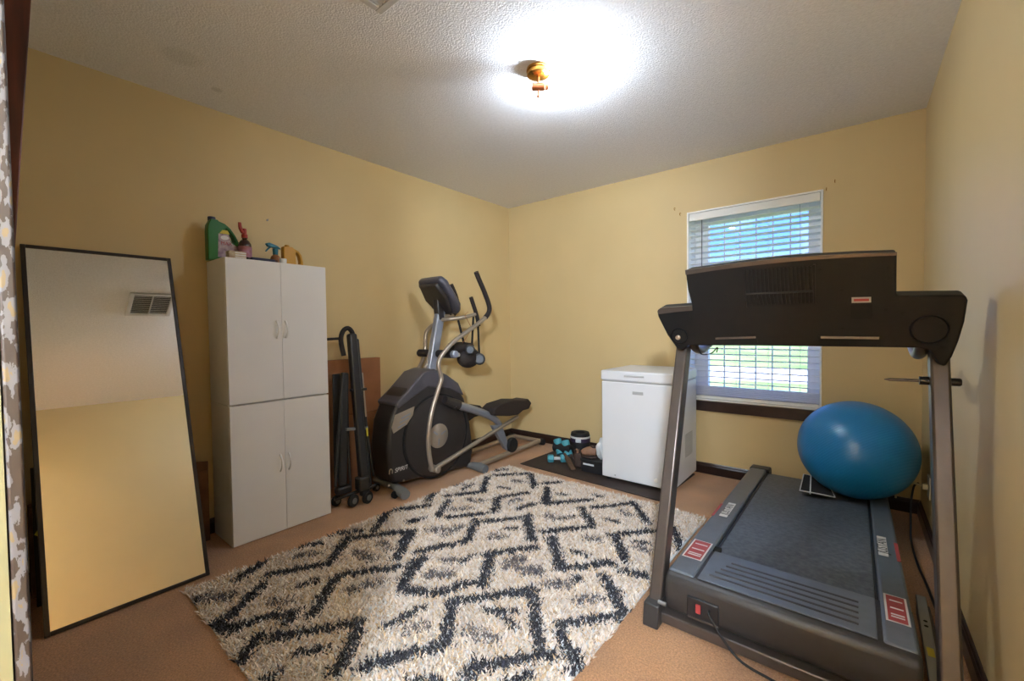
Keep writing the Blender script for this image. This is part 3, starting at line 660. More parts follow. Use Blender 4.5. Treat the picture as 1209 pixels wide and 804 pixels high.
obj('front_foot', MB().tube([(.41, 1.785, .048), (.47, 1.775, .045), (.525, 1.765, .04)], [.030, .036, .034], 14), M_dgrey, el)
obj('transport_wheel', MB().lathe([(.012, -.012), (.024, -.011), (.024, .011), (.012, .012)], (.43, 1.745, .025), (1, 0, 0), 18), M_rub, el)

# pouch and straps hanging from the trainer
po = thing('gym_pouch', 'black padded gym pouch hanging by straps from the elliptical trainer', 'bag', (.46, 2.42, 1.0))
XB = .44
c1 = W(556, 415, 0, XB)
obj('pouch_body', MB().ball(W(553, 422, 0, XB), (.065, .115, .085), 24, 14, (0, 0, 1), (1, 0, 0)), M_foam, po)
obj('pouch_roll', MB().tube([W(532, 411, 0, XB-.02), W(545, 411, 0, XB-.02), W(556, 412, 0, XB)], [.045, .05, .05], 14), M_foam, po)
for (q, r, m_) in (((555, 413), .040, M_silver2), ((566, 424), .048, M_black)):
    p = W(q[0], q[1], 0, XB+.075); dv = (CAM-p).normalized(); dv.z *= .3; dv.normalize()
    d_ = obj('end_disc', MB().lathe([(r, -.05), (r, 0), (r*.92, .006), (r*.72, .008), (r*.70, .004), (.001, .004)], p, dv, 24), M_black, po)
    obj('disc_face', MB().lathe([(r*.68, .004), (r*.66, .0075), (.001, .0085)], p, dv, 24), M_discface, d_)
for (a, b) in (((559, 372), (557, 412)), ((564, 376), (566, 421)), ((541, 378), (549, 410))):
    obj('strap', MB().beam(W(a[0], a[1], 0, XB), W(b[0], b[1], 0, XB+.01), .020, .004, (0, 1, 0)), M_fabric, po)
tag(obj('earphone_cord', MB().tube([W(q[0], q[1], 0, .50) for q in [(553, 368), (549, 372), (552, 378), (556, 388), (551, 398), (546, 405)]], .0022, 6, smooth=5), M_copper), 'thin copper-coloured cord dangling from the elliptical trainer handle', 'cord')

# ------------------------------------------------------------------ chest freezer on a mat
mt = Matrix.Rotation(math.radians(-3.0), 4, 'Z'); mc = Vector((1.29, 3.15, 0))
def rot(x, y, z): v = mt @ Vector((x, y, z)); return mc + v
tag(obj('rubber_mat', MB().prism([rot(-.605, -.335, 0), rot(.615, -.335, 0), rot(.615, .345, 0), rot(-.605, .345, 0)], (0, 0, .008)), M_mat, bevel=.002), 'dark rubber floor mat under the white chest freezer', 'mat')
fz = thing('chest_freezer', 'white chest freezer standing on a dark mat below the window', 'freezer', (1.66, 3.2, .009))
fx0, fx1, fy0, fy1 = 1.392, 1.928, 2.935, 3.48
obj('freezer_body', MB().box((fx0, fy0, .030), (fx1, fy1, .755)), M_frz, fz, bevel=.008, seg=3)
ld = obj('lid', MB().box((fx0-.004, fy0-.008, .763), (fx1+.004, fy1, .838)), M_frz, fz, bevel=.012, seg=3)
obj('lid_gasket', MB().box((fx0+.008, fy0+.004, .752), (fx1-.008, fy1-.008, .766)), M_grey, fz, smooth=False)
obj('lid_handle', MB().box((fx0+.185, fy0-.014, .798), (fx0+.335, fy0-.006, .810)), M_grey, ld, bevel=.003)
obj('name_badge', MB().box((fx0+.245, fy0-.002, .672), (fx0+.325, fy0+.001, .694)), M_grey, fz, bevel=.001)
for i in range(12):
    obj('vent_slot', MB().box((fx1-.0005, 3.19, .20+i*.0145), (fx1+.0012, 3.37, .208+i*.0145)), M_grey, fz, smooth=False)
obj('drain_plug', MB().lathe([(.014, 0), (.014, .006), (.010, .008)], (1.81, fy0, .08), (0, -1, 0), 18), M_white, fz)
obj('corner_screw', MB().lathe([(.006, 0), (.006, .003)], (1.50, fy0, .055), (0, -1, 0), 10), M_grey, fz)
for (x, y) in ((fx0+.04, fy0+.04), (fx1-.04, fy0+.04), (fx0+.04, fy1-.04), (fx1-.04, fy1-.04)):
    obj('foot', MB().lathe([(.02, .009), (.02, .03)], (x, y, 0), n=14), M_rub, fz)

# ------------------------------------------------------------------ exercise gear on the mat
Z0 = .0085
def gp_(px, py): return W(px, py, 2, Z0)
def dumbbell(c, d, r, L, m, label):
    c = Vector(c); d = Vector(d).normalized(); t = thing('dumbbell', label, 'dumbbell', (c.x, c.y, c.z-r), 'small teal dumbbells on the mat')
    obj('bar', MB().tube([c-d*L*.3, c+d*L*.3], r*.42, 12), M_grey, t)
    for s in (-1, 1):
        obj('weight_head', MB().lathe([(r*.75, -.026), (r, -.018), (r, .018), (r*.75, .026)], c+d*s*L*.36, d, 6), m, t)
p = gp_(655, 547); dumbbell((p.x, p.y+.035, .043), (.75, .6, 0), .034, .15, M_teal2, 'teal dumbbell lying flat on the dark mat')
p = gp_(660, 541)
gl = thing('foam_roll', 'two teal foam rolls bound together standing on the dark mat', 'foam roll', (p.x, p.y+.06, Z0))
for dx in (-.042, .042):
    obj('roll', MB().tube([(p.x+dx+.03, p.y+.045, .034), (p.x+dx-.03, p.y+.085, .145)], .036, 18), M_teal2, gl)
obj('binding', MB().tube([(p.x-.085, p.y+.062, .085), (p.x+.085, p.y+.062, .085)], .040, 16), M_rub, gl)
p = gp_(676, 538); q0 = Vector((p.x, p.y+.14, 0))
aw = thing('ankle_weight', 'purple and black rolled ankle weight behind the teal rolls', 'ankle weight', (q0.x, q0.y, Z0))
obj('weight_roll', MB().lathe([(.045, .0085), (.085, .012), (.090, .06), (.090, .16), (.082, .195), (.045, .195), (.042, .08)], q0, n=28), M_rub, aw)
obj('purple_band', MB().lathe([(.0912, .115), (.0912, .165)], q0, n=28), M_purple, aw)
obj('white_band', MB().lathe([(.0916, .150), (.0916, .166)], q0, n=28, ref=(1, 0, 0)), M_paper, aw)
obj('buckle', MB().obox((q0.x+.03, q0.y-.088, .135), (.05, .012, .03), (1, .3, 0), (-.3, 1, 0), (0, 0, 1)), M_bag, aw, bevel=.004)
# low black crate with a pale strip
f0, f1 = gp_(686, 556), gp_(708, 558)
cy0 = f0.y; cx0, cx1 = f0.x, 1.372
cs = thing('gear_crate', 'low black crate with a pale strip on its front beside the freezer', 'crate', ((cx0+cx1)/2, cy0+.1, Z0))
obj('crate_body', MB().box((cx0, cy0, Z0), (cx1, cy0+.17, .105)), M_black, cs, bevel=.006)
obj('crate_rim', MB().box((cx0-.006, cy0-.006, .095), (cx1+.004, cy0+.176, .112)), M_rub, cs, bevel=.004)
obj('pale_strip', MB().box((cx0+.02, cy0-.0015, .066), (cx0+.115, cy0+.001, .080)), M_bag, cs, smooth=False)
TZ = .113
sx_, sy_ = cx0+.055, cy0+.075
sh = thing('worn_shoe', 'tan and brown worn shoe lying on the black crate', 'shoe', (sx_, sy_, TZ))
obj('sole', MB().prism([(sx_-.085, sy_-.03, TZ), (sx_-.05, sy_-.055, TZ), (sx_+.02, sy_-.05, TZ), (sx_+.055, sy_-.02, TZ), (sx_+.05, sy_+.03, TZ), (sx_-.01, sy_+.05, TZ), (sx_-.07, sy_+.03, TZ)], (0, 0, .016)), M_dkbr, sh, bevel=.005)
obj('upper', MB().tube([(sx_-.07, sy_-.02, TZ+.034), (sx_-.03, sy_-.015, TZ+.045), (sx_+.01, sy_-.005, TZ+.055), (sx_+.04, sy_+.005, TZ+.05)], [.022, .034, .038, .03], 16, smooth=4), M_tan, sh)
obj('opening', MB().lathe([(.026, 0), (.026, .012), (.018, .012), (.018, 0)], (sx_+.018, sy_, TZ+.082), n=20), M_dkbr, sh)
# glove leaning on the crate front
gx, gy_ = cx0-.055, cy0+.06
gv = thing('leather_glove', 'dark brown leather glove standing against the black crate', 'glove', (gx, gy_, Z0))
obj('palm', MB().obox((gx, gy_, .072), (.075, .045, .12), (1, .2, 0), (-.2, 1, 0), (0, 0, 1)), M_dkbr, gv, bevel=.018, seg=3)
for i in range(4):
    b_ = Vector((gx-.027+i*.018, gy_-.004+i*.003, .125)); L_ = (.032, .040, .042, .034)[i]
    obj('finger', MB().tube([b_, b_+Vector((.002, -.008, L_*.7)), b_+Vector((.004, -.026, L_))], [.0098, .0095, .007], 10, smooth=3), M_tan if i == 1 else M_dkbr, gv)
obj('thumb', MB().tube([(gx-.034, gy_-.01, .075), (gx-.052, gy_-.022, .095), (gx-.055, gy_-.03, .115)], [.011, .010, .008], 10, smooth=3), M_dkbr, gv)
# wooden paddle resting on the mat in front of the pile
b = gp_(678, 556); a = gp_(669, 549)
pd = thing('wooden_paddle', 'brown wooden paddle slanting from the gear pile to the mat', 'paddle', (b.x, b.y, Z0))
hd = Vector((a.x-.02, a.y-.005, .105))
obj('blade', MB().beam((b.x, b.y-.01, .018), hd.lerp(Vector((b.x, b.y, .018)), .25), .042, .012, (1, .9, 0)), M_wood, pd, bevel=.004)
obj('handle', MB().beam(hd.lerp(Vector((b.x, b.y, .018)), .3), hd, .022, .014, (1, .9, 0)), M_wood, pd, bevel=.004)
# white bag
bm_ = bmesh.new(); bmesh.ops.create_icosphere(bm_, subdivisions=4, radius=1)
rn = random.Random(3); dirs = [(Vector((rn.uniform(-1, 1), rn.uniform(-1, 1), rn.uniform(-1, 1))).normalized(), rn.uniform(.04, .16)) for _ in range(16)]
for v in bm_.verts:
    k = 1.0
    for d, amp in dirs: k += amp*math.sin(7*v.co.dot(d)+amp*40)*.45
    v.co *= k
mbg = MB(); bm_.verts.ensure_lookup_table(); bm_.verts.index_update()
wbx, wby = cx1-.045, cy0+.085
mbg.v = [Vector((wbx+v.co.x*.038, wby+v.co.y*.06, .10+v.co.z*.085)) for v in bm_.verts]; mbg.f = [tuple(v.index for v in f.verts) for f in bm_.faces]; bm_.free()
zmin = min(v.z for v in mbg.v)+.012
for v in mbg.v: v.z = max(v.z-zmin+TZ, TZ)
tag(obj('plastic_bag', mbg, M_bag, ang=25), 'crumpled white plastic bag on the black crate beside the chest freezer', 'bag')
# baton leaning behind the crate
bt = thing('baton', 'dark baton with lilac grip leaning up behind the black crate', 'baton', (cx0-.06, cy0+.24, Z0))
obj('grip', MB().tube([(cx0-.08, cy0+.25, .020), (cx0+.0, cy0+.25, .10)], .018, 12), M_label, bt)
obj('shaft', MB().tube([(cx0+.0, cy0+.25, .10), (cx0+.15, cy0+.25, .25)], .015, 12), M_dkbr, bt)

# ------------------------------------------------------------------ treadmill
tm = thing('treadmill', 'charcoal treadmill with black console facing the window', 'treadmill', (2.69, 2.5, 0))
HX0, HX1, HYF, HZ = 2.318, 3.048, 1.655, .205
def zt(y): return .205 - (y-1.66)*.025            # top of the side rails
# hood: cross profile in (y,z)
hp = [(1.66, .050), (1.640, .070), (1.632, .13), (1.640, .185), (1.662, .203), (1.93, .197), (1.95, .188), (1.95, .050)]
obj('motor_hood', MB().prism([(HX0, y, z) for y, z in hp], (HX1-HX0, 0, 0)), M_hood, tm, bevel=.016, seg=3)
BX0, BX1 = 2.432, 2.950
pan = obj('hood_panel', MB().prism([(BX0, 1.668, .204), (BX1, 1.668, .204), (BX1, 1.925, .1985), (BX0, 1.925, .1985)], (0, 0, .0045)), M_rail, tm, bevel=.0015)
for i in range(5):
    y = 1.715+i*.036
    x_in = .03 if i < 4 else .05
    obj('hood_rib', MB().tube([(BX0+.03+.012*i, y, .2085-(y-1.668)*.0214), (BX1-.045, y, .2085-(y-1.668)*.0214)], .006, 10, flat=.6), M_hood, pan)
# side rails
for s, (x0, x1) in enumerate(((HX0+.004, BX0-.012), (BX1+.012, HX1-.004))):
    rl = obj('side_rail', MB().prism([(x0, 1.668, .055), (x0, 1.668, zt(1.668)+.004), (x0, 3.40, zt(3.40)), (x0, 3.43, zt(3.40)-.012), (x0, 3.43, .055)], (x1-x0, 0, 0)), M_rail, tm, bevel=.010, seg=3)
    ex = (x0+x1)/2
    obj('end_cap', MB().prism([(x0-.006, 3.36, zt(3.36)+.003), (x0-.006, 3.47, zt(3.45)-.001), (x0-.006, 3.485, .12), (x0-.006, 3.485, .03), (x0-.006, 3.36, .03)], (x1-x0+.022 if s == 0 else x1-x0+.012, 0, 0)), M_black, tm, bevel=.010, seg=3)
    nz_ = Vector((0, .025, 1)).normalized(); yd = Vector((0, 1, -.025)).normalized()
    def on(x, y, h=0): return Vector((x, y, zt(y)+.0042+h))
    # warning sticker, white border with red field
    sy0, sy1 = (1.80, 1.985) if s == 0 else (1.80, 1.985)
    sx0, sx1 = (x0+.012, x1-.010)
    st = obj('warning_sticker', MB().prism([on(sx0, sy0), on(sx1, sy0), on(sx1, sy1), on(sx0, sy1)], (0, 0, .0008)), M_paper, tm, smooth=False)
    obj('sticker_field', MB().prism([on(sx0+.006, sy0+.006, .0008), on(sx1-.006, sy0+.006, .0008), on(sx1-.006, sy1-.006, .0008), on(sx0+.006, sy1-.006, .0008)], (0, 0, .0006)), M_red, st, smooth=False)
    for k, yy in enumerate((.03, .046, .088, .14)):
        obj('sticker_line', MB().prism([on(sx0+.014, sy0+yy, .0014), on(sx1-.012, sy0+yy, .0014), on(sx1-.012, sy0+yy+.008, .0014), on(sx0+.014, sy0+yy+.008, .0014)], (0, 0, .0004)), M_paper, st, smooth=False)
    py0, py1 = 2.33, 2.55
    bx_ = (ex-.016, ex+.020) if s == 0 else (ex-.030, ex+.002)
    pt = obj('name_plate', MB().prism([on(bx_[0], py0), on(bx_[1], py0), on(bx_[1], py1), on(bx_[0], py1)], (0, 0, .001)), M_paper, tm, smooth=False)
    text('plate_lettering', 'JUSTAN', on((bx_[0]+bx_[1])/2, (py0+py1)/2, .0012), .048, yd, (-1, 0, 0), M_black, pt)
    rx0, rx1 = (x0+.001, x0+.012) if s == 0 else (x1-.014, x1-.002)
    obj('red_label', MB().prism([on(rx0, py0-.02, -.001), on(rx1, py0-.02, -.001), on(rx1, py1-.04, -.001), on(rx0, py1-.04, -.001)], (0, 0, .001)), M_red, tm, smooth=False)
# belt wraps over the deck
def zb(y): return .178 - (y-1.95)*.025
obj('belt', MB().prism([(BX0, 1.952, zb(1.952)-.10), (BX0, 1.952, zb(1.952)-.004), (BX0, 1.962, zb(1.952)), (BX0, 3.36, zb(3.36)), (BX0, 3.40, zb(3.4)-.012), (BX0, 3.412, zb(3.4)-.035), (BX0, 3.40, zb(3.4)-.06), (BX0, 3.36, zb(3.36)-.075)], (BX1-BX0, 0, 0)), M_belt, tm, smooth=True, ang=50)
for x in (BX0-.011, BX1+.001):
    obj('belt_strip', MB().prism([(x, 1.955, zb(1.955)-.05), (x, 3.36, zb(3.36)-.05), (x, 3.36, zb(3.36)+.004), (x, 1.955, zb(1.955)+.004)], (.010, 0, 0)), M_black, tm, smooth=False)
obj('deck_notch', MB().box((BX0-.010, 1.93, .185), (BX0+.016, 1.975, .200)), M_dark, tm, smooth=False)
obj('deck_frame', MB().box((HX0+.02, 1.70, .022), (HX1-.02, 3.40, .056)), M_black, tm, bevel=.006)
for (x, y) in ((HX0+.05, 3.40), (HX1-.05, 3.40)):
    obj('rear_foot', MB().lathe([(.022, 0), (.022, .022), (.012, .024)], (x, y, 0), n=14), M_rub, tm)
# uprights
UY0, UYT, UZT = 1.60, 1.965, 1.07
for s, (x0, x1) in enumerate(((2.258, 2.306), (3.082, 3.130))):
    dpt = .075
    P = [(x0, UY0+(UYT-UY0)*.07/UZT, .07), (x0, UYT, UZT), (x0, UYT+dpt, UZT+.005), (x0, UY0+(UYT-UY0)*.07/UZT+dpt, .07)]
    obj('upright', MB().prism(P, (x1-x0, 0, 0)), M_steel, tm, bevel=.008, seg=3)
    obj('upright_boot', MB().prism([(x0-.006, UY0-.022, 0), (x0-.006, UY0-.008, .085), (x0-.006, UY0+.115, .085), (x0-.006, UY0+.105, 0)], (x1-x0+.012, 0, 0)), M_hood, tm, bevel=.005)
    obj('base_rail', MB().box((x0+.004, UY0+.11, .004), (x1-.004, 2.30, .05)), M_steel, tm, bevel=.006)
obj('cross_bar', MB().box((2.306, UY0+.02, .010), (3.084, UY0+.075, .05)), M_steel, tm, bevel=.005)
obj('boot_bolt', MB().tube([(2.30, UY0+.02, .088), (2.33, UY0+.02, .088)], .008, 10), M_alu, tm)
# power panel on the hood front
pw = obj('power_panel', MB().box((2.405, 1.626, .075), (2.515, 1.640, .150)), M_black, tm, bevel=.004)
obj('power_switch', MB().box((2.437, 1.620, .100), (2.455, 1.628, .132)), M_red, pw, bevel=.002)
obj('fuse_strip', MB().box((2.41, 1.622, .072), (2.515, 1.628, .080)), M_steel, pw, bevel=.002)
obj('power_cord', MB().tube([(2.485, 1.622, .125), (2.488, 1.603, .124), (2.505, 1.596, .105), (2.54, 1.592, .06), (2.60, 1.585, .015), (2.70, 1.570, .008), (2.86, 1.53, .008), (2.97, 1.42, .008)], .0045, 8, smooth=5), M_rub, tm)
# console (flat polygon seen from the back, tilted, with depth)
CPt = Vector((2.7, 1.915, 1.08)); CN = Vector((0, -1, -.25)).normalized()
def cw(px, py, d=0): return WP(px, py, CPt, CN) + CN*d
sil = [(809, 319), (842, 314.5), (880, 309.5), (920, 305), (960, 302), (1010, 299.5), (1059, 298), (1058.5, 349), (1136, 348.5), (1141, 350), (1143, 355), (1139, 380), (1132, 403), (1124, 422), (1116, 433), (1107, 430), (1098, 414), (1085, 411), (900, 408.5), (812, 408), (806, 414), (799, 411), (788, 396), (777, 374), (775.5, 367), (779, 364), (817, 361.5), (812, 342)]
con = obj('console', MB().prism([cw(*q) for q in sil], -CN*.085), M_console, tm, bevel=.006, seg=3)
# lighter top trims
for nm, pts in (('console_trim', [(809, 319), (842, 314.5), (880, 309.5), (920, 305), (960, 302), (1010, 299.5), (1059, 298), (1059, 301.5), (1010, 303.5), (960, 306.5), (920, 310), (880, 314.5), (842, 319.5), (809.6, 324.5)]), ('console_trim', [(777, 366), (780, 363.5), (817, 361), (817.5, 366.5), (800, 368), (777, 371)])):
    obj(nm, MB().prism([cw(*q, .002) for q in pts], -CN*.012), M_steel, con, smooth=False)
# vent grille: two rows of bars over a dark recess
gq = [(879, 319), (960, 313.5), (960, 357.5), (883, 361)]
gr = obj('vent_recess', MB().prism([cw(*q, .0005) for q in gq], CN*.0012), M_dark, con, smooth=False)
for i in range(17):
    t = (i+.5)/17; xt = 880+t*80; xb = 884+t*76
    obj('vent_bar', MB().beam(cw(xt, 319.5-t*5.5, .002), cw(xt+1.5, 346-t*3, .002), .0055, .006, (1, 0, 0)), M_console, gr, smooth=False)
    obj('vent_bar', MB().beam(cw(xt+1.5, 348-t*3.5, .002), cw(xb+1.5, 360.5-t*3.5, .002), .0055, .006, (1, 0, 0)), M_console, gr, smooth=False)
obj('vent_divider', MB().beam(cw(881, 347, .003), cw(960, 343.5, .003), .008, .006, (0, 0, 1)), M_console, gr, smooth=False)
for q0, q1 in (((877.5, 317), (881, 363)), ((961.5, 312), (962, 359))):
    obj('vent_frame', MB().beam(cw(*q0, .002), cw(*q1, .002), .006, .008, (1, 0, 0)), M_console, gr, smooth=False)
# data sticker and pocket
stk = obj('data_sticker', MB().prism([cw(*q, .0008) for q in [(1005.5, 351), (1028.5, 350.5), (1028.5, 357), (1005.5, 357.5)]], -CN*.0012), M_grey, con, smooth=False)
obj('sticker_print', MB().prism([cw(*q, .0014) for q in [(1008, 352.8), (1026, 352.4), (1026, 355.4), (1008, 355.8)]], -CN*.0008), M_red, stk, smooth=False)
obj('pocket', MB().prism([cw(*q, .0012) for q in [(1004, 360), (1030, 359), (1030, 376.5), (1004, 377)]], -CN*.002), M_dark, con, bevel=.0005)
for q in ([(842, 398), (893, 396.5), (895, 406), (846, 406)], [(966, 396.5), (1039, 397.5), (1040, 409), (967, 408)]):
    k = obj('tray_slot', MB().prism([cw(*v, .0012) for v in q], -CN*.002), M_dark, con, smooth=False)
    obj('slot_lip', MB().beam(cw(q[0][0]+3, q[0][1]+1.5, .003), cw(q[1][0]-1, q[1][1]+1.5, .003), .008, .006, (0, 0, 1)), M_steel, k)
for (q, r) in (((1097, 389), .047), ((802, 397), .036)):
    p = cw(*q); rg = MB().lathe([(r, -.002), (r, .004), (r*.93, .007), (r*.88, .003), (.001, .003)], p, CN, 36)
    obj('round_boss', rg, M_console, con)
obj('boss_screw', MB().lathe([(.010, 0), (.010, .010), (.007, .012)], cw(801, 398), CN, 14), M_silver, con)
for q in ((815, 334), (857, 349), (866, 388), (825, 372), (816, 376), (968, 318), (994, 342), (1049, 315), (1046, 365), (995, 387), (1065, 369), (1124, 371), (1119, 403), (1112, 410)):
    obj('screw_hole', MB().lathe([(.0055, -.001), (.0055, .0015), (.002, .001)], cw(*q), CN, 12), M_dark, con)
# hand rails behind the console
for s, x in ((0, 2.325), (1, 3.065)):
    obj('hand_rail', MB().tube([(x, 1.975, 1.10), (x, 2.03, 1.060), (x, 2.14, 1.050), (x, 2.26, 1.075), (x, 2.34, 1.10)], .019, 14, smooth=4), M_steel, tm)
obj('console_cord', MB().tube([W(824, 408, 1, 2.0), W(828, 418, 1, 2.02), W(840, 417, 1, 2.03), W(847, 410, 1, 2.02), W(846, 416, 1, 2.02)], .0025, 6, smooth=5), M_black, tm)
# storage pull pin through the right upright
pz_ = W(1110, 450.5, 1, 1.97)
pin = obj('pull_pin', MB().tube([(2.985, 1.975, pz_.z-.002), (3.10, 1.975, pz_.z)], [.005, .0055], 10), M_steel, tm)
obj('pin_tip', MB().lathe([(.0055, 0), (.0015, -.016)], (2.985, 1.975, pz_.z-.002), (1, 0, 0), 10), M_steel, pin)
obj('pin_collar', MB().tube([(3.058, 1.975, pz_.z), (3.084, 1.975, pz_.z)], .014, 14), M_black, pin)
obj('pin_knob', MB().lathe([(.011, 0), (.013, .004), (.013, .026), (.010, .030)], (3.128, 1.975, pz_.z), (1, 0, 0), 16), M_black, pin)

# ------------------------------------------------------------------ blue ball on the belt
by = 3.20; bc = W(1009.5, 528, 1, by); br = .284
bz = zb(by-.0)+br-.004
bd = MB().ball((bc.x, by, bz), (br, br, br*.985), 56, 36)
ball = tag(obj('exercise_ball', bd, M_ball, ang=80), 'big blue inflated exercise ball resting on the treadmill belt', 'ball')
# fine moulded rings
t = M_ball.node_tree; b = t.nodes['Principled BSDF']; g_ = t.nodes.new('ShaderNodeTexCoord'); wv = t.nodes.new('ShaderNodeTexWave')
mp2 = t.nodes.new('ShaderNodeMapping'); mp2.inputs['Rotation'].default_value = (.5, .6, 0); t.links.new(g_.outputs['Object'], mp2.inputs[0])
wv.wave_type = 'BANDS'; wv.bands_direction = 'Z'; wv.inputs['Scale'].default_value = 26; t.links.new(mp2.outputs[0], wv.inputs['Vector'])
bp = t.nodes.new('ShaderNodeBump'); bp.inputs['Strength'].default_value = .25; bp.inputs['Distance'].default_value = .002
t.links.new(wv.outputs['Fac'], bp.inputs['Height']); t.links.new(bp.outputs[0], b.inputs['Normal'])

# small mesh rack tucked under the ball
y_ = 2.90; rz = zb(y_)+.001
def tp(px, py, h=0): 
    for _ in range(3):
        q = W(px, py, 2, zb(y_)+h)
    return q
rk = thing('mesh_rack', 'small black mesh rack with pale wire rim under the blue ball', 'rack', (2.62, y_, rz))
c_ = [tp(944.5, 579, .035), tp(949, 560, .055), tp(975, 566, .05), tp(985.5, 587, .02)]
obj('mesh', MB().prism([c_[0], c_[1], c_[2], c_[3]], (0, 0, .003)), M_fabric, rk, smooth=False)
obj('wire_rim', MB().tube([c_[1], c_[0], (c_[0]*.55+c_[3]*.45)+Vector((0, -.006, .003)), c_[3], c_[2], c_[1]], .0038, 8), M_bag, rk)
obj('cross_wire', MB().tube([tp(957.5, 561, .056), tp(956.5, 583, .036)], .0034, 8), M_bag, rk)
b0 = tp(955, 583, 0)
obj('rack_base', MB().lathe([(.055, 0), (.058, .006), (.05, .026), (.03, .03)], Vector((b0.x+.03, b0.y+.05, rz)), n=24), M_rub, rk)

# ------------------------------------------------------------------ cords and bar along the right wall
zc = W(1063, 622, 2, .01)
tag(obj('power_cable', MB().tube([(3.170, 3.25, .27), (3.15, 3.22, .255), (3.135, 3.16, .18), (3.13, 3.10, .09), (3.125, 3.0, .03), (3.13, 2.8, .008), (3.145, 2.55, .007), (3.155, 2.3, .007)], .005, 8, smooth=6), M_black), 'black power cable lying along the baseboard behind the treadmill', 'cable')
pg = thing('wall_plug', 'beige cord and plug in the wall outlet behind the treadmill upright', 'plug', (3.20, 3.2, .25))
obj('outlet_plate', MB().box((RW-.006, 3.13, .22), (RW, 3.21, .34)), M_paper, pg, bevel=.002)
obj('plug_body', MB().box((RW-.03, 3.155, .265), (RW-.006, 3.185, .295)), M_beige, pg, bevel=.004)
obj('cord', MB().tube([(RW-.03, 3.17, .28), (3.15, 3.18, .285), (3.105, 3.22, .27), (3.085, 3.27, .23), (3.08, 3.30, .15)], .005, 8, smooth=5), M_beige, pg)
A = W(1087, 702, 2, .07); B = W(1101, 790, 2, .07)
brm = obj('lift_bar', MB().beam((A.x, A.y, .060), (B.x, B.y-.10, .060), .030, .014, (1, 0, 0)), M_alu, tm, bevel=.002)
for f_ in (.40, .47):
    p = A.lerp(B, f_); obj('bar_hole', MB().lathe([(.006, 0), (.006, .0008)], (p.x+.002, p.y, .0671), n=14), M_dark, brm, smooth=False)
p = A.lerp(B, .80); obj('bar_tag', MB().box((p.x-.006, p.y-.025, .0672), (p.x+.012, p.y+.025, .0678)), M_yel, brm, smooth=False)

# ------------------------------------------------------------------ shag rug
ZP = .028
ROT = math.radians(-1.0); rc = Vector((1.395, 1.612)); hw, hh = .800, 1.105
REG = {1: (200, 600, 3.94), 2: (450, 540, 5.36), 3: (600, 540, 5.026), 4: (440, 660, 3.778)}
BLK, GRY = [], []
def strokes(reg, lst, out_, wid):
    ox, oy, s = REG[reg]
    for pts in lst:
        q = [W(ox+pts[i]/s, oy+pts[i+1]/s, 2, ZP) for i in range(0, len(pts), 2)]
        for a, b in zip(q[:-1], q[1:]): out_.append((a.x, a.y, b.x, b.y, wid))
strokes(1, [(190,570,430,350),(200,530,300,550),(290,550,440,495,570,480),(540,520,590,470),(320,320,440,240),(460,300,740,245),(740,250,830,130),(750,110,890,98),(610,170,690,155),(870,130,1100,100),(950,95,1015,15),(1110,100,1060,215),(660,490,760,330,800,300,1060,262),(490,585,880,520),(880,520,850,620,770,750),(280,755,420,580),(900,725,1180,645),(1090,330,1180,220),(50,440,100,420)], BLK, .026)
strokes(2, [(290,270,340,210),(70,325,300,295),(0,470,200,455),(200,460,90,630),(0,400,20,350),(360,365,425,265),(415,235,640,210),(640,210,670,120),(420,370,650,345),(650,75,740,75),(720,105,930,95),(945,100,970,180),(715,335,740,250),(740,245,920,215),(225,590,400,545,540,525),(540,525,600,385),(650,395,860,375),(930,355,950,510),(140,765,250,640),(0,705,110,675),(640,790,690,600),(660,600,970,560),(1090,490,1126,690),(1030,460,1126,450),(1050,185,1055,280),(1030,155,1126,150),(1055,285,1126,270)], BLK, .026)
strokes(3, [(210,260,235,180),(240,265,490,243),(505,290,740,262),(740,255,830,380),(610,450,850,425),(635,450,700,605),(430,290,500,390),(225,430,500,400),(110,340,140,480),(0,545,160,520),(245,470,330,650),(330,645,530,625),(550,610,620,620),(700,665,810,690),(970,400,1025,530),(560,690,640,800),(0,790,140,780)], BLK, .026)
strokes(4, [(135,110,185,0),(140,130,310,140),(310,140,430,95),(490,100,525,0),(1120,50,1205,60),(1030,65,1130,250),(840,280,1140,235),(400,175,700,130),(710,120,745,370),(840,320,900,430,975,530),(410,540,450,460),(450,470,800,410),(0,450,180,405,320,370),(320,370,360,170)], BLK, .026)
strokes(1, [(600,350,680,330),(590,660,720,640),(450,780,500,750),(1010,530,1110,490),(1110,55,1180,40)], BLK, .020)
strokes(2, [(520,195,570,165),(750,180,810,190),(870,310,970,280),(180,405,270,375),(790,440,850,440),(520,650,570,605),(470,790,550,775),(770,65,800,70)], BLK, .018)
strokes(3, [(510,215,560,225),(300,210,340,215),(320,355,400,340),(580,355,660,380),(390,545,470,570),(760,490,830,500),(390,710,430,705),(60,300,150,270)], BLK, .018)
strokes(4, [(60,285,220,205),(510,215,640,220),(580,240,640,295),(900,70,920,85),(170,525,290,525),(600,535,700,510),(0,35,100,30),(870,480,950,520)], BLK, .018)
strokes(1, [(130,410,280,400),(840,370,980,330),(1090,350,1180,385),(590,215,690,200),(480,420,540,430),(860,200,950,225),(980,150,1010,180)], GRY, .034)
strokes(2, [(440,165,510,160),(840,140,900,145),(450,320,550,310),(400,480,490,430),(300,450,390,440),(690,490,770,490),(560,260,640,265),(310,735,430,725),(420,640,500,640),(790,670,880,630),(920,710,990,700),(820,270,870,260)], GRY, .034)
strokes(3, [(680,310,710,330),(470,465,540,480),(230,330,260,350),(280,740,340,745),(760,520,820,540),(0,600,70,590),(110,650,160,660)], GRY, .034)
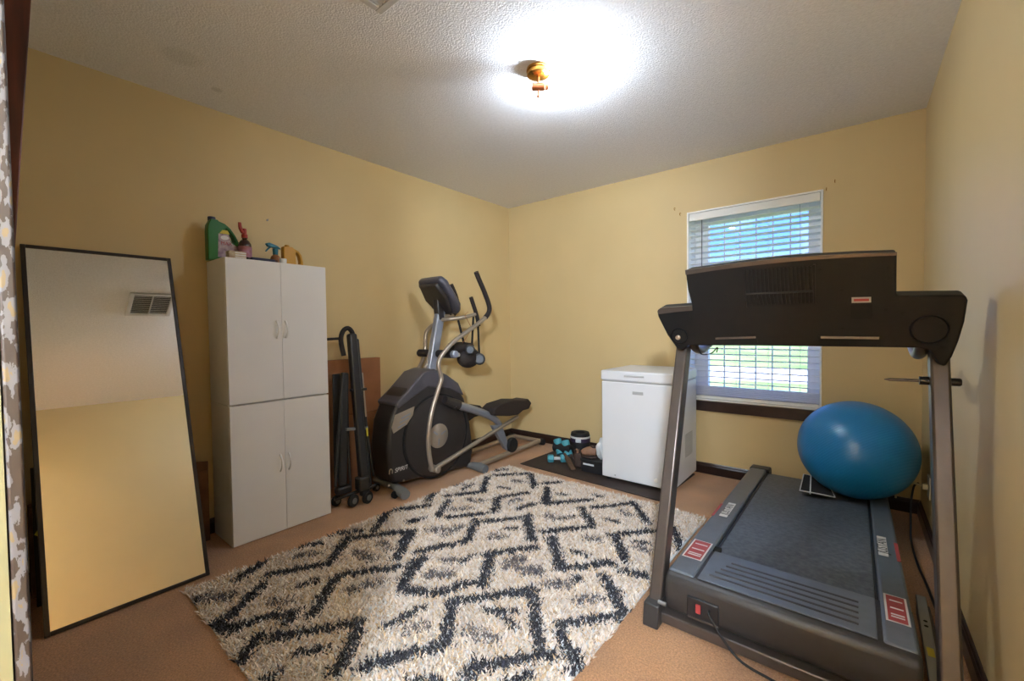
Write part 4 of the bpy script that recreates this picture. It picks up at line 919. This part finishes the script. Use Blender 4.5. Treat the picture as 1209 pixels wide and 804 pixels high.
strokes(4, [(440,310,540,340),(160,300,220,290),(260,55,340,60),(910,175,1000,165),(790,100,870,100),(590,20,640,30),(690,50,750,50)], GRY, .034)
def segd(px, py, s):
    ax, ay, bx, by_, _ = s; dx, dy = bx-ax, by_-ay; l2 = dx*dx+dy*dy+1e-9
    t = max(0, min(1, ((px-ax)*dx+(py-ay)*dy)/l2)); return math.hypot(px-ax-t*dx, py-ay-t*dy)
# bucket the strokes
CELL = .1; BK, GK = {}, {}
for lst, dct in ((BLK, BK), (GRY, GK)):
    for s in lst:
        for i in range(int((min(s[0], s[2])-.06)/CELL)-1, int((max(s[0], s[2])+.06)/CELL)+2):
            for j in range(int((min(s[1], s[3])-.06)/CELL)-1, int((max(s[1], s[3])+.06)/CELL)+2):
                dct.setdefault((i, j), []).append(s)
CREAM = [(228, 212, 195), (236, 222, 208), (218, 196, 173), (206, 178, 142), (240, 231, 222), (224, 208, 199)]
DARK = [(34, 32, 36), (26, 25, 30), (44, 42, 50), (58, 58, 70)]
GREYS = [(112, 100, 96), (92, 88, 96), (132, 118, 108), (70, 66, 72)]
rr = random.Random(11)
def yarn(x, y):
    jx, jy = x+rr.gauss(0, .007), y+rr.gauss(0, .007); k = (int(jx/CELL) if jx >= 0 else -1, int(jy/CELL) if jy >= 0 else -1)
    for s in BK.get(k, ()):
        if segd(jx, jy, s) < s[4]*rr.uniform(.75, 1.15): return rr.choice(DARK)
    for s in GK.get(k, ()):
        if segd(jx, jy, s) < s[4]*rr.uniform(.5, 1.2) and rr.random() < .8: return rr.choice(GREYS)
    return rr.choice(CREAM)
V, Fs, Cl = [], [], []
cR, sR = math.cos(ROT), math.sin(ROT)
STEP = .0072
nx, ny = int(2*hw/STEP), int(2*hh/STEP)
for i in range(nx+1):
    for j in range(ny+1):
        u = -hw+i*STEP+rr.uniform(-.004, .004); v = -hh+j*STEP+rr.uniform(-.004, .004)
        edge = .012*math.sin(u*21+j*.03)+.008*math.sin(v*33)
        if abs(u) > hw-.012+edge*.6 or abs(v) > hh-.012+edge*.6: continue
        x, y = rc.x+cR*u-sR*v, rc.y+sR*u+cR*v
        col = srgb(yarn(x, y)); f_ = rr.uniform(.82, 1.1); col = (min(1, col[0]*f_), min(1, col[1]*f_), min(1, col[2]*f_), 1)
        th = rr.uniform(0, 2*PI); L_ = rr.uniform(.012, .024); h = rr.uniform(.018, .030); wd = rr.uniform(.0022, .0036)
        cx_, cy_ = math.cos(th), math.sin(th); n0 = len(V)
        # tuft: three-sided tapering yarn with a bent tip
        for (hz, dd, ww) in ((0.004, 0, wd), (h*.7, L_*.45, wd*1.1)):
            for a in range(3):
                an = th+a*2*PI/3; V.append((x+cx_*dd+math.cos(an)*ww, y+cy_*dd+math.sin(an)*ww, hz))
        V.append((x+cx_*L_, y+cy_*L_, h))
        for a in range(3):
            b_ = (a+1) % 3; Fs.append((n0+a, n0+b_, n0+3+b_, n0+3+a)); Fs.append((n0+3+a, n0+3+b_, n0+6))
        Cl += [col]*7
rug = thing('shag_rug', 'cream shag rug with a black broken diamond pattern', 'rug', (rc.x, rc.y, 0))
def rp(u, v, z): return Vector((rc.x+cR*u-sR*v, rc.y+sR*u+cR*v, z))
obj('backing', MB().prism([rp(-hw+.012, -hh+.012, .0005), rp(hw-.012, -hh+.012, .0005), rp(hw-.012, hh-.012, .0005), rp(-hw+.012, hh-.012, .0005)], (0, 0, .006)), M_bag, rug, smooth=False)
me = bpy.data.meshes.new('pile'); me.from_pydata([(a-rc.x, b-rc.y, c) for a, b, c in V], [], Fs)
ca = me.color_attributes.new('yarn', 'FLOAT_COLOR', 'POINT'); flat = [k for c in Cl for k in c]; ca.data.foreach_set('color', flat)
me.materials.append(M_yarn); po_ = bpy.data.objects.new('pile', me); COL.objects.link(po_); po_.parent = rug; po_['kind'] = 'stuff'
